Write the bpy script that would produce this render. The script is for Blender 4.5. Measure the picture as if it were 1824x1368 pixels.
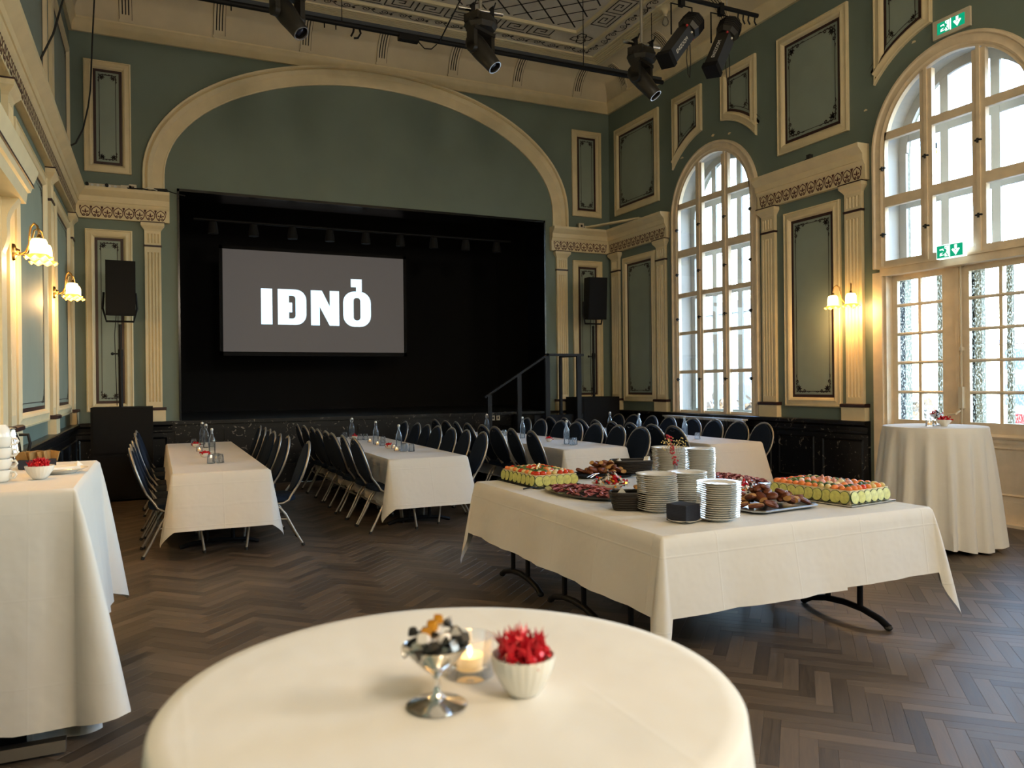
import bpy, bmesh, math, random
from mathutils import Vector, Matrix
RND = random.Random(11)
sc = bpy.context.scene
COL = sc.collection
for o in list(bpy.data.objects): bpy.data.objects.remove(o)
PI = math.pi
# ---------------------------------------------------------------- camera
EYE = 1.55
FPX, YAW, PITCH, ROLL = 1378.2, 0.4315, -0.0007, -0.01064
cam = bpy.data.cameras.new('camera'); camo = bpy.data.objects.new('camera', cam); COL.objects.link(camo)
cam.sensor_width = 36.0; cam.lens = FPX / 1824 * 36.0; cam.clip_end = 400; cam.clip_start = 0.05
_rt = Vector((math.cos(YAW), -math.sin(YAW), 0)); _fw = Vector((math.sin(YAW), math.cos(YAW), 0)); _z = Vector((0, 0, 1))
_u2 = -math.sin(PITCH) * _fw + math.cos(PITCH) * _z; _f2 = math.cos(PITCH) * _fw + math.sin(PITCH) * _z
_a = math.cos(ROLL) * _rt + math.sin(ROLL) * _u2; _b = -math.sin(ROLL) * _rt + math.cos(ROLL) * _u2
camo.matrix_world = Matrix(((_a.x, _b.x, -_f2.x, 0), (_a.y, _b.y, -_f2.y, 0), (_a.z, _b.z, -_f2.z, EYE), (0, 0, 0, 1)))
cam.dof.use_dof = True; cam.dof.focus_distance = 8.0; cam.dof.aperture_fstop = 4.2
sc.camera = camo
# ---------------------------------------------------------------- world, light, exposure
w = bpy.data.worlds.new('world'); sc.world = w; w.use_nodes = True
wn = w.node_tree; bg = wn.nodes['Background']
sky = wn.nodes.new('ShaderNodeTexSky'); sky.sky_type = 'NISHITA'; sky.sun_disc = False
sky.sun_elevation = math.radians(24); sky.sun_rotation = math.radians(255); sky.air_density = 1.0; sky.dust_density = 1.2; sky.ozone_density = 1.0
wn.links.new(sky.outputs[0], bg.inputs[0]); bg.inputs[1].default_value = 2.3
vs = sc.view_settings; vs.view_transform = 'Standard'; vs.look = 'None'; vs.gamma = 1.0; vs.exposure = 1.06; vs.use_curve_mapping = False
sc.cycles.use_denoising = True; sc.cycles.max_bounces = 5; sc.cycles.diffuse_bounces = 4; sc.cycles.glossy_bounces = 3
sc.cycles.transmission_bounces = 4; sc.cycles.transparent_max_bounces = 10; sc.cycles.caustics_reflective = False; sc.cycles.caustics_refractive = False
sc.cycles.sample_clamp_indirect = 6.0; sc.cycles.adaptive_threshold = 0.05; sc.cycles.adaptive_min_samples = 16
WIN_C = [9.80, 5.73, 1.66, -2.41]          # centres of the tall arched openings along the window wall
def portal(y):
    l = bpy.data.lights.new('window_portal', 'AREA'); l.shape = 'RECTANGLE'; l.size = 1.8; l.size_y = 4.2
    l.cycles.is_portal = True
    o = bpy.data.objects.new('window_portal', l); COL.objects.link(o)
    o.location = (8.46, y, 3.1); o.rotation_euler = (PI / 2, 0, PI / 2); return o
for _y in WIN_C: portal(_y)
# ---------------------------------------------------------------- helpers
def link(o):
    COL.objects.link(o); return o
def tag(o, label=None, cat=None, group=None, kind=None):
    if label: o['label'] = label
    if cat: o['category'] = cat
    if group: o['group'] = group
    if kind: o['kind'] = kind
    return o
def thing(name, label, cat, loc=(0, 0, 0), rz=0, group=None, kind=None):
    o = link(bpy.data.objects.new(name, None)); o.location = loc; o.rotation_euler = (0, 0, rz); o.empty_display_size = .05
    return tag(o, label, cat, group, kind)
def dup(o, parent=None):
    c = o.copy(); link(c); c.parent = parent
    for ch in list(o.children): dup(ch, c)
    return c
def put(root, loc, rz, label=None, first=False):
    r = root if first else dup(root)
    r.location = loc; r.rotation_euler = (0, 0, rz)
    if label: r['label'] = label
    return r
ORD = ['first', 'second', 'third', 'fourth', 'fifth', 'sixth', 'seventh', 'eighth', 'ninth', 'tenth', 'eleventh', 'twelfth', 'thirteenth', 'fourteenth',
       'fifteenth', 'sixteenth', 'seventeenth', 'eighteenth', 'nineteenth', 'twentieth', 'twenty-first', 'twenty-second', 'twenty-third', 'twenty-fourth', 'twenty-fifth', 'twenty-sixth']
class MB:
    """collects polygons; T maps local (a,b,c) to xyz"""
    def __init__(s, T=None): s.v = []; s.f = []; s.m = []; s.T = T or (lambda a, b, c: (a, b, c)); s.uv = None
    def add(s, vs_, fs, mi=0):
        n = len(s.v); s.v += [s.T(*p) for p in vs_]
        for f in fs: s.f.append([i + n for i in f]); s.m.append(mi)
        return s
    def box(s, x0, x1, y0, y1, z0, z1, mi=0):
        return s.add([(x0, y0, z0), (x1, y0, z0), (x1, y1, z0), (x0, y1, z0), (x0, y0, z1), (x1, y0, z1), (x1, y1, z1), (x0, y1, z1)],
                     [(0, 3, 2, 1), (4, 5, 6, 7), (0, 1, 5, 4), (1, 2, 6, 5), (2, 3, 7, 6), (3, 0, 4, 7)], mi)
    def bar(s, p0, p1, w_, h_, mi=0, up=(0, 0, 1)):
        p0 = Vector(p0); p1 = Vector(p1); d = (p1 - p0).normalized(); up = Vector(up)
        sd = d.cross(up)
        if sd.length < 1e-4: sd = d.cross(Vector((1, 0, 0)))
        sd.normalize(); u = sd.cross(d).normalized(); sd *= w_ / 2; u *= h_ / 2
        vs_ = [tuple(p + a * sd + b * u) for p in (p0, p1) for a, b in ((-1, -1), (1, -1), (1, 1), (-1, 1))]
        return s.add(vs_, [(0, 1, 2, 3), (7, 6, 5, 4), (0, 4, 5, 1), (1, 5, 6, 2), (2, 6, 7, 3), (3, 7, 4, 0)], mi)
    def quad(s, a, b, c, d, mi=0): return s.add([a, b, c, d], [(0, 1, 2, 3)], mi)
    def poly(s, pts, mi=0): return s.add(pts, [tuple(range(len(pts)))], mi)
    def tube(s, pts, r, n=8, closed=False, caps=True, mi=0, flat=1.0):
        pts = [Vector(p) for p in pts]; N = len(pts); rings = []; prev = None
        rr = r if isinstance(r, (list, tuple)) else [r] * N
        for i, p in enumerate(pts):
            a = pts[(i - 1) % N] if (closed or i > 0) else p; b = pts[(i + 1) % N] if (closed or i < N - 1) else p
            t = (b - a).normalized()
            if prev is None:
                ref = Vector((0, 0, 1)) if abs(t.z) < .9 else Vector((1, 0, 0)); nrm = t.cross(ref).normalized()
            else:
                nrm = prev - t * prev.dot(t)
                nrm = nrm.normalized() if nrm.length > 1e-6 else prev
            prev = nrm; bn = t.cross(nrm)
            rings.append([tuple(p + rr[i] * (math.cos(2 * PI * k / n) * nrm + flat * math.sin(2 * PI * k / n) * bn)) for k in range(n)])
        vs_ = [v for rg in rings for v in rg]; fs = []
        for i in range(N if closed else N - 1):
            j = (i + 1) % N
            for k in range(n): fs.append((i * n + k, i * n + (k + 1) % n, j * n + (k + 1) % n, j * n + k))
        if caps and not closed: fs.append(tuple(range(n))[::-1]); fs.append(tuple((N - 1) * n + k for k in range(n)))
        return s.add(vs_, fs, mi)
    def cyl(s, p0, p1, r0, r1=None, n=12, mi=0): return s.tube([p0, p1], [r0, r0 if r1 is None else r1], n, mi=mi)
    def lathe(s, prof, n=20, c=(0, 0, 0), mi=0, sx=1, sy=1, rib=0, ribn=0, axis=None, cap=True):
        vs_ = []
        for r, z in prof:
            for k in range(n):
                a = 2 * PI * k / n; q = r * (1 + rib * math.cos(ribn * a)) if ribn else r
                vs_.append((q * math.cos(a) * sx, q * math.sin(a) * sy, z))
        if axis is not None:
            M_ = Vector((0, 0, 1)).rotation_difference(Vector(axis)).to_matrix(); vs_ = [tuple(M_ @ Vector(v)) for v in vs_]
        vs_ = [(c[0] + a, c[1] + b, c[2] + d) for a, b, d in vs_]
        fs = [(i * n + k, i * n + (k + 1) % n, (i + 1) * n + (k + 1) % n, (i + 1) * n + k) for i in range(len(prof) - 1) for k in range(n)]
        if cap and prof[0][0] > 1e-5: fs.append(tuple(range(n))[::-1])
        if cap and prof[-1][0] > 1e-5: fs.append(tuple((len(prof) - 1) * n + k for k in range(n)))
        return s.add(vs_, fs, mi)
    def ball(s, c, r, n=10, m=6, sx=1, sy=1, sz=1, mi=0):
        return s.lathe([(max(r * math.sin(PI * i / m), 1e-6), -r * sz * math.cos(PI * i / m)) for i in range(m + 1)], n, c, mi, sx, sy)
    def extrude(s, prof, a0, a1, mi=0, close=True):
        """prof list of (b,c) extruded along first axis a0..a1"""
        n = len(prof); vs_ = [(a0, p[0], p[1]) for p in prof] + [(a1, p[0], p[1]) for p in prof]
        fs = [(k, (k + 1) % n, n + (k + 1) % n, n + k) for k in range(n if close else n - 1)]
        if close: fs += [tuple(range(n))[::-1], tuple(range(n, 2 * n))]
        return s.add(vs_, fs, mi)
    def prism(s, poly, c0, c1, mi=0):
        """poly list of (a,b) between c0 and c1"""
        n = len(poly); vs_ = [(p[0], p[1], c0) for p in poly] + [(p[0], p[1], c1) for p in poly]
        return s.add(vs_, [(k, (k + 1) % n, n + (k + 1) % n, n + k) for k in range(n)] + [tuple(range(n))[::-1], tuple(range(n, 2 * n))], mi)
    def ribbon(s, pts, w_, d, closed=False, mi=0):
        """flat painted line in the (a,b) plane at height d"""
        L, Rr = offset_line(pts, w_ / 2, closed)
        N = len(pts); vs_ = [(p[0], p[1], d) for p in L] + [(p[0], p[1], d) for p in Rr]
        fs = [(i, (i + 1) % N, N + (i + 1) % N, N + i) for i in range(N if closed else N - 1)]
        return s.add(vs_, fs, mi)
    def build(s, name, mats, parent=None, smooth=35, loc=None, recalc=True):
        me = bpy.data.meshes.new(name)
        me.from_pydata(s.v, [], s.f)
        if not isinstance(mats, (list, tuple)): mats = [mats]
        for m in mats: me.materials.append(m)
        if len(mats) > 1: me.polygons.foreach_set('material_index', s.m)
        if recalc:
            bm = bmesh.new(); bm.from_mesh(me); bmesh.ops.recalc_face_normals(bm, faces=bm.faces); bm.to_mesh(me); bm.free()
        if smooth:
            me.polygons.foreach_set('use_smooth', [True] * len(me.polygons)); me.set_sharp_from_angle(angle=math.radians(smooth))
        me.update()
        o = link(bpy.data.objects.new(name, me))
        if parent: o.parent = parent
        if loc: o.location = loc
        return o
def offset_line(pts, h, closed):
    N = len(pts); L = []; Rr = []
    for i, p in enumerate(pts):
        a = pts[i - 1] if (i > 0 or closed) else p; b = pts[(i + 1) % N] if (i < N - 1 or closed) else p
        d1 = (p[0] - a[0], p[1] - a[1]); d2 = (b[0] - p[0], b[1] - p[1])
        l1 = math.hypot(*d1); l2 = math.hypot(*d2)
        if l1 < 1e-9: d1 = d2; l1 = l2
        if l2 < 1e-9: d2 = d1; l2 = l1
        n1 = (-d1[1] / l1, d1[0] / l1); n2 = (-d2[1] / l2, d2[0] / l2)
        m = (n1[0] + n2[0], n1[1] + n2[1]); k = 1 + n1[0] * n2[0] + n1[1] * n2[1]
        k = max(k, .25)
        L.append((p[0] + h * m[0] / k, p[1] + h * m[1] / k)); Rr.append((p[0] - h * m[0] / k, p[1] - h * m[1] / k))
    return L, Rr
def inset(poly, t): return offset_line(poly, t, True)[0]     # poly counter-clockwise -> inwards
# ---------------------------------------------------------------- materials
MATS = {}
def mat(name, col, rough=.5, metal=0, var=0, vscale=6, bump=0, bscale=40, spec=.5, emis=None, estr=0, sheen=0, coat=0):
    m = bpy.data.materials.new(name); m.use_nodes = True; nt = m.node_tree; b = nt.nodes['Principled BSDF']
    b.inputs['Base Color'].default_value = (*col, 1); b.inputs['Roughness'].default_value = rough; b.inputs['Metallic'].default_value = metal
    b.inputs['Specular IOR Level'].default_value = spec
    if sheen: b.inputs['Sheen Weight'].default_value = sheen
    if coat: b.inputs['Coat Weight'].default_value = coat
    if emis: b.inputs['Emission Color'].default_value = (*emis, 1); b.inputs['Emission Strength'].default_value = estr
    if var or bump:
        tc = nt.nodes.new('ShaderNodeTexCoord')
    if var:
        n = nt.nodes.new('ShaderNodeTexNoise'); n.inputs['Scale'].default_value = vscale; n.inputs['Detail'].default_value = 4
        nt.links.new(tc.outputs['Object'], n.inputs['Vector'])
        r = nt.nodes.new('ShaderNodeMapRange'); r.inputs['From Min'].default_value = .3; r.inputs['From Max'].default_value = .7
        r.inputs['To Min'].default_value = 1 - var; r.inputs['To Max'].default_value = 1 + var
        nt.links.new(n.outputs['Fac'], r.inputs['Value'])
        x = nt.nodes.new('ShaderNodeVectorMath'); x.operation = 'SCALE'; x.inputs[0].default_value = col
        nt.links.new(r.outputs[0], x.inputs['Scale']); nt.links.new(x.outputs[0], b.inputs['Base Color'])
    if bump:
        n2 = nt.nodes.new('ShaderNodeTexNoise'); n2.inputs['Scale'].default_value = bscale; n2.inputs['Detail'].default_value = 3
        nt.links.new(tc.outputs['Object'], n2.inputs['Vector'])
        bp = nt.nodes.new('ShaderNodeBump'); bp.inputs['Strength'].default_value = bump; bp.inputs['Distance'].default_value = .01
        nt.links.new(n2.outputs['Fac'], bp.inputs['Height']); nt.links.new(bp.outputs[0], b.inputs['Normal'])
    if emis: m.cycles.emission_sampling = 'NONE'
    MATS[name] = m; return m
def math_node(nt, op, a, b_=None, c=None):
    n = nt.nodes.new('ShaderNodeMath'); n.operation = op
    for i, x in enumerate((a, b_, c)):
        if x is None: continue
        if isinstance(x, (int, float)): n.inputs[i].default_value = x
        else: nt.links.new(x, n.inputs[i])
    return n.outputs[0]
M = {}
M['wall'] = mat('sage_wall', (.155, .200, .172), .62, var=.06, vscale=1.6, bump=.05, bscale=14)
M['field'] = mat('panel_field', (.27, .325, .28), .6, var=.05, vscale=3)
M['cream'] = mat('cream_trim', (.74, .625, .40), .5, var=.05, vscale=5, bump=.06, bscale=22)
M['wframe'] = mat('window_paint', (.76, .63, .45), .5, var=.08, vscale=7)
M['maroon'] = mat('maroon_paint', (.035, .012, .012), .45)
M['stencil'] = mat('stencil_paint', (.025, .018, .018), .6)
M['friezepaint'] = mat('frieze_paint', (.10, .028, .022), .6)
M['cove'] = mat('cove_plaster', (.62, .54, .39), .7, var=.08, vscale=2)
M['ceil'] = mat('ceiling_plaster', (.66, .61, .52), .8, var=.05, vscale=3)
M['ceilpaint'] = mat('ceiling_line_paint', (.022, .018, .016), .7)
M['ceilmould'] = mat('ceiling_moulding', (.68, .60, .40), .6)
M['black'] = mat('black_metal', (.006, .006, .007), .55, spec=.22)
M['fixture'] = mat('fixture_black', (.018, .016, .013), .45)
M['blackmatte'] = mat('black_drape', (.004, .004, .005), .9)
M['stageblack'] = mat('stage_black', (.004, .0045, .007), .2, spec=.4)
M['stagefloor'] = mat('stage_floor', (.030, .037, .042), .28, var=.2, vscale=3, spec=.35)
M['speaker'] = mat('speaker_black', (.0035, .0035, .004), .75, bump=.2, bscale=300, spec=.25)
M['chrome'] = mat('chrome', (.75, .74, .72), .12, 1)
M['steel'] = mat('brushed_steel', (.60, .58, .54), .28, 1)
M['chairmetal'] = mat('chair_tube_silver', (.42, .39, .345), .38, .75)
M['fabric'] = mat('navy_upholstery', (.007, .014, .030), .9, var=.15, vscale=60, bump=.25, bscale=350, spec=.2)
M['brass'] = mat('brass', (.55, .33, .12), .25, 1)
M['plate'] = mat('white_porcelain', (.80, .78, .72), .12, spec=.6)
M['white'] = mat('white_plastic', (.75, .74, .71), .4)
M['off'] = mat('offwhite_plastic', (.62, .55, .42), .5)
M['lens'] = mat('lens_glass', (.02, .02, .03), .12, .0, spec=.5)
M['rubber'] = mat('rubber', (.015, .015, .015), .8)
M['navybox'] = mat('navy_napkin_paper', (.006, .009, .022), .7)
M['paper'] = mat('white_paper', (.80, .79, .75), .8)
M['kraft'] = mat('kraft_paper', (.30, .17, .055), .8, var=.15, vscale=30)
M['wicker'] = mat('dark_wicker', (.010, .0065, .0045), .5)
M['red'] = mat('red_foil', (.55, .008, .02), .25, .25, var=.3, vscale=60)
M['redberry'] = mat('red_berry', (.42, .02, .035), .45)
M['stalk'] = mat('dried_stalk', (.33, .24, .14), .8)
M['bread'] = mat('rye_crust', (.135, .036, .011), .45, var=.4, vscale=25, bump=.25, bscale=60)
M['crumb'] = mat('bread_crumb', (.42, .22, .07), .8, var=.2, vscale=60)
M['salami'] = mat('salami', (.40, .13, .13), .45, var=.45, vscale=90)
M['cucumber'] = mat('cucumber_flesh', (.56, .56, .16), .35, var=.18, vscale=60)
M['cucskin'] = mat('cucumber_skin', (.03, .075, .016), .4)
M['salmon'] = mat('salmon', (.80, .24, .06), .4, var=.25, vscale=40)
M['tomato'] = mat('tomato', (.62, .045, .012), .25)
M['egg'] = mat('mayo_cream', (.78, .68, .42), .5, var=.08, vscale=20)
M['ham'] = mat('ham_pink', (.68, .33, .27), .45, var=.15, vscale=40)
M['herb'] = mat('herb_green', (.10, .15, .03), .6, var=.4, vscale=60)
M['lemon'] = mat('lemon_twist', (.70, .55, .22), .4)
M['foilsilver'] = mat('silver_wrapper', (.62, .60, .57), .22, .7, var=.3, vscale=70)
M['foildark'] = mat('dark_wrapper', (.05, .045, .04), .25, .5, var=.4, vscale=60)
M['foilgold'] = mat('gold_wrapper', (.75, .33, .03), .25, .5)
M['foilclear'] = mat('white_wrapper', (.75, .70, .66), .25, .1)
M['wax'] = mat('tealight_wax', (.85, .75, .55), .5, emis=(1, .50, .12), estr=.22)
M['flame'] = mat('candle_flame', (1, .7, .3), .5, emis=(1, .62, .22), estr=6)
M['exitgreen'] = mat('exit_green', (.0, .20, .10), .4, emis=(.0, .42, .22), estr=.38)
M['exitwhite'] = mat('exit_white', (.8, .85, .85), .4, emis=(.85, 1, .97), estr=.6)
M['screen'] = mat('projection_screen', (.10, .09, .085), .8, emis=(.30, .27, .255), estr=.10)
M['letters'] = mat('projected_letters', (.5, .6, .7), .8, emis=(.62, .86, 1), estr=.72)
M['shadelit'] = mat('lit_glass_shade', (.9, .7, .35), .3, emis=(1, .60, .20), estr=7.0)
M['shaderim'] = mat('amber_shade_rim', (.75, .40, .10), .3, emis=(1, .42, .05), estr=.9)
M['bulb'] = mat('clear_bulb', (.35, .30, .20), .1)
M['radiator'] = mat('radiator_black', (.02, .02, .022), .35)
M['radtop'] = mat('radiator_lid_white', (.62, .64, .66), .35)
M['skin_out'] = mat('facade_blue', (.075, .14, .24), .8, var=.08, vscale=1.5)
M['out_white'] = mat('facade_white', (.26, .28, .31), .8)
M['out_dark'] = mat('facade_glass', (.03, .05, .08), .2)
M['out_ground'] = mat('frosty_ground', (.19, .19, .18), .9, var=.35, vscale=2.5)
M['out_bush'] = mat('winter_hedge', (.10, .085, .06), .9, var=.5, vscale=8)
M['stone'] = mat('outer_stone_render', (.20, .19, .14), .9, var=.35, vscale=40, bump=.4, bscale=60)
M['roofgrey'] = mat('roof_sheet', (.12, .14, .17), .6)
M['reveal'] = mat('reveal_paint', (.42, .39, .35), .6)
M['postbox'] = mat('postbox_red', (.45, .03, .03), .5)
M['spotblue'] = mat('spot_barrel_grey', (.06, .07, .09), .35, .3)
def cloth_mat(nm='white_linen', cr=.15):
    m = mat(nm, (.70, .675, .63), .85, spec=.2, sheen=.1); nt = m.node_tree; b = nt.nodes['Principled BSDF']
    tc = nt.nodes.new('ShaderNodeTexCoord'); sp = nt.nodes.new('ShaderNodeSeparateXYZ'); nt.links.new(tc.outputs['Object'], sp.inputs[0])
    hs = []
    for out, step, off in ((sp.outputs[0], .53, .4434), (sp.outputs[1], .53, .21), (sp.outputs[2], .36, .681)):
        f = math_node(nt, 'FRACT', math_node(nt, 'MULTIPLY_ADD', out, 1 / step, off))
        d = math_node(nt, 'MULTIPLY', math_node(nt, 'ABSOLUTE', math_node(nt, 'SUBTRACT', f, .5)), step)
        mr = nt.nodes.new('ShaderNodeMapRange'); mr.interpolation_type = 'SMOOTHSTEP'; nt.links.new(d, mr.inputs['Value'])
        mr.inputs['From Min'].default_value = 0; mr.inputs['From Max'].default_value = .008; mr.inputs['To Min'].default_value = 1; mr.inputs['To Max'].default_value = 0
        hs.append(mr.outputs[0])
    h = math_node(nt, 'MAXIMUM', hs[0], math_node(nt, 'MAXIMUM', hs[1], hs[2]))
    nz = nt.nodes.new('ShaderNodeTexNoise'); nz.inputs['Scale'].default_value = 7; nz.inputs['Detail'].default_value = 2; nt.links.new(tc.outputs['Object'], nz.inputs['Vector'])
    tot = math_node(nt, 'ADD', math_node(nt, 'MULTIPLY', h, cr), math_node(nt, 'MULTIPLY', nz.outputs['Fac'], 1.1))
    bp = nt.nodes.new('ShaderNodeBump'); bp.inputs['Strength'].default_value = .5; bp.inputs['Distance'].default_value = .012
    nt.links.new(tot, bp.inputs['Height']); nt.links.new(bp.outputs[0], b.inputs['Normal'])
    return m
M['cloth'] = cloth_mat(); M['clothround'] = cloth_mat('white_linen_round', .035)
def glass_mat(name, tint=(.95, .97, .97), refl=1.0, rough=.02, dirt=0, refr_bright=0):
    m = bpy.data.materials.new(name); m.use_nodes = True; nt = m.node_tree; nt.nodes.clear()
    out = nt.nodes.new('ShaderNodeOutputMaterial'); t = nt.nodes.new('ShaderNodeBsdfTransparent'); t.inputs[0].default_value = (*tint, 1)
    g = nt.nodes.new('ShaderNodeBsdfGlossy'); g.inputs['Roughness'].default_value = rough; g.inputs[0].default_value = (1, 1, 1, 1)
    fr = nt.nodes.new('ShaderNodeFresnel'); fr.inputs[0].default_value = 1.45
    mx = nt.nodes.new('ShaderNodeMixShader'); nt.links.new(math_node(nt, 'MULTIPLY', fr.outputs[0], refl), mx.inputs[0])
    nt.links.new(t.outputs[0], mx.inputs[1]); nt.links.new(g.outputs[0], mx.inputs[2]); last = mx.outputs[0]
    if dirt:
        tc = nt.nodes.new('ShaderNodeTexCoord'); mp = nt.nodes.new('ShaderNodeMapping'); mp.inputs['Scale'].default_value = (1, 1, .45); nt.links.new(tc.outputs['Object'], mp.inputs[0])
        n = nt.nodes.new('ShaderNodeTexNoise'); n.inputs['Scale'].default_value = 75; n.inputs['Detail'].default_value = 3; nt.links.new(mp.outputs[0], n.inputs['Vector'])
        mr = nt.nodes.new('ShaderNodeMapRange'); mr.inputs['From Min'].default_value = .48; mr.inputs['From Max'].default_value = .66; mr.inputs['To Min'].default_value = 0; mr.inputs['To Max'].default_value = dirt
        nt.links.new(n.outputs['Fac'], mr.inputs['Value'])
        tl = nt.nodes.new('ShaderNodeBsdfTranslucent'); tl.inputs[0].default_value = (.75, .72, .58, 1)
        m2 = nt.nodes.new('ShaderNodeMixShader'); nt.links.new(mr.outputs[0], m2.inputs[0]); nt.links.new(last, m2.inputs[1]); nt.links.new(tl.outputs[0], m2.inputs[2]); last = m2.outputs[0]
    if refr_bright:  # pale translucent mix paints in the bright refraction of clear glass
        tl = nt.nodes.new('ShaderNodeBsdfTranslucent'); tl.inputs[0].default_value = (.95, .97, 1, 1); m2 = nt.nodes.new('ShaderNodeMixShader'); m2.inputs[0].default_value = refr_bright; nt.links.new(last, m2.inputs[1]); nt.links.new(tl.outputs[0], m2.inputs[2]); last = m2.outputs[0]
    nt.links.new(last, out.inputs[0]); return m
M['pane'] = glass_mat('window_glass', (.97, .98, .98), .3)
M['dirty'] = glass_mat('dirty_window_glass', (.95, .96, .95), .3, dirt=.45)
M['glass'] = glass_mat('clear_glass', (.97, .98, .98), 1.1, .03, refr_bright=.10)
M['water'] = glass_mat('water_in_glass', (.95, .97, .98), .8, .02)
def floor_mat(name, island):
    m = mat(name, (.12, .085, .06), .40, spec=.45); nt = m.node_tree; b = nt.nodes['Principled BSDF']
    uv = nt.nodes.new('ShaderNodeUVMap'); uv.uv_map = 'UVMap'
    if island:
        g = nt.nodes.new('ShaderNodeNewGeometry'); rnd = g.outputs['Random Per Island']
    else:
        g = nt.nodes.new('ShaderNodeObjectInfo'); rnd = g.outputs['Random']
    cmb = nt.nodes.new('ShaderNodeCombineXYZ'); nt.links.new(math_node(nt, 'MULTIPLY', rnd, 60), cmb.inputs[2])
    ad = nt.nodes.new('ShaderNodeVectorMath'); ad.operation = 'ADD'; nt.links.new(uv.outputs[0], ad.inputs[0]); nt.links.new(cmb.outputs[0], ad.inputs[1])
    mp = nt.nodes.new('ShaderNodeMapping'); mp.inputs['Scale'].default_value = (5, 60, 1); nt.links.new(ad.outputs[0], mp.inputs[0])
    n = nt.nodes.new('ShaderNodeTexNoise'); n.inputs['Scale'].default_value = 1; n.inputs['Detail'].default_value = 4; n.inputs['Distortion'].default_value = .8; nt.links.new(mp.outputs[0], n.inputs['Vector'])
    cr = nt.nodes.new('ShaderNodeValToRGB'); e = cr.color_ramp.elements; e[0].position = .25; e[1].position = .8
    e[0].color = (.050, .035, .023, 1); e[1].color = (.160, .117, .082, 1)
    t = math_node(nt, 'ADD', math_node(nt, 'MULTIPLY', n.outputs['Fac'], .62), math_node(nt, 'MULTIPLY', rnd, .42)); nt.links.new(t, cr.inputs[0])
    nt.links.new(cr.outputs[0], b.inputs['Base Color'])
    nt.links.new(math_node(nt, 'MULTIPLY_ADD', n.outputs['Fac'], .25, .34), b.inputs['Roughness'])
    bp = nt.nodes.new('ShaderNodeBump'); bp.inputs['Strength'].default_value = .10; bp.inputs['Distance'].default_value = .003
    nt.links.new(n.outputs['Fac'], bp.inputs['Height']); nt.links.new(bp.outputs[0], b.inputs['Normal']); return m
M['plank'] = floor_mat('oak_plank', False); M['plankfar'] = floor_mat('oak_plank_far', True)
M['subfloor'] = mat('subfloor_dark', (.012, .009, .007), .8)
def marble_mat():
    m = mat('black_marbled_paint', (.006, .006, .007), .3, spec=.4); nt = m.node_tree; b = nt.nodes['Principled BSDF']
    tc = nt.nodes.new('ShaderNodeTexCoord'); n = nt.nodes.new('ShaderNodeTexNoise'); n.inputs['Scale'].default_value = 9; n.inputs['Detail'].default_value = 5; n.inputs['Distortion'].default_value = 2.4
    nt.links.new(tc.outputs['Object'], n.inputs['Vector'])
    cr = nt.nodes.new('ShaderNodeValToRGB'); e = cr.color_ramp.elements; e[0].position = .635; e[0].color = (.005, .005, .006, 1); e[1].position = .69; e[1].color = (.22, .19, .16, 1)
    nt.links.new(n.outputs['Fac'], cr.inputs[0]); nt.links.new(cr.outputs[0], b.inputs['Base Color']); return m
M['marble'] = marble_mat()
# ================================================================ SETTING
XL, XR, YB, YF = -1.10, 8.05, 12.87, -5.0
ZC = 7.42; ZCOR = 6.747
FB = lambda s, z, d: (s, YB - d, z)
FR = lambda s, z, d: (XR - d, s, z)
FL = lambda s, z, d: (XL + d, s, z)
FC = lambda x, y, d: (x, y, ZC - d)
# ---- herringbone oak floor
floor = MB().box(XL - .3, XR + .45, YF - .2, YB + 3.5, -.12, -.006).build('floor', M['subfloor'], smooth=0)
tag(floor, 'dark oak herringbone parquet floor of the hall', 'floor', kind='structure')
PW, PL = .0765, .459
def plank_mesh():
    g = .0003; m = MB()
    x0, x1, y0, y1 = -PL / 2 + g, PL / 2 - g, -PW / 2 + g, PW / 2 - g; c = .0008
    m.add([(x0, y0, -.006), (x1, y0, -.006), (x1, y1, -.006), (x0, y1, -.006), (x0, y0, -c), (x1, y0, -c), (x1, y1, -c), (x0, y1, -c),
           (x0 + c, y0 + c, 0), (x1 - c, y0 + c, 0), (x1 - c, y1 - c, 0), (x0 + c, y1 - c, 0)],
          [(0, 1, 5, 4), (1, 2, 6, 5), (2, 3, 7, 6), (3, 0, 4, 7), (4, 5, 9, 8), (5, 6, 10, 9), (6, 7, 11, 10), (7, 4, 8, 11), (8, 9, 10, 11)])
    return m.v, m.f
_pv, _pf = plank_mesh()
spots = []
for band in range(-14, 26):
    for k in range(-170, 230):
        ox, oy = band * (PL + PW), band * (PW - PL)
        for hz in (0, 1):
            if hz: cx, cy, a = ox + k * PW + PL / 2, oy + k * PW + PW / 2, 0
            else: cx, cy, a = ox + k * PW - PW / 2, oy + k * PW + PL / 2, PI / 2
            X = (cx - cy) / math.sqrt(2) + .31; Y = (cx + cy) / math.sqrt(2)
            if XL - .2 < X < XR + .1 and -1.2 < Y < YB: spots.append((X, Y, a + PI / 4))
def seen_plank(X, Y):
    d = Vector((X, Y, -EYE)); f_ = d.dot(_f2)
    if f_ < .5: return None
    u, v = d.dot(_a) / f_ * FPX, -d.dot(_b) / f_ * FPX
    if abs(u) > 925 or v > 700: return None
    k = (EYE - 1.11) / EYE
    if math.hypot(X * k - .389, Y * k - 1.054) < .44: return None
    if X < -.15 and 3.6 < Y < 5.6: return None
    if 2.3 < X < 4.4 and 3.2 < Y < 5.9: return None
    if -1.5 < u + 912 < 190 and v > 160: return None
    return f_
cand = sorted([(seen_plank(X, Y), i) for i, (X, Y, a) in enumerate(spots) if seen_plank(X, Y)])
near = set(i for _, i in cand[:300])
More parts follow.
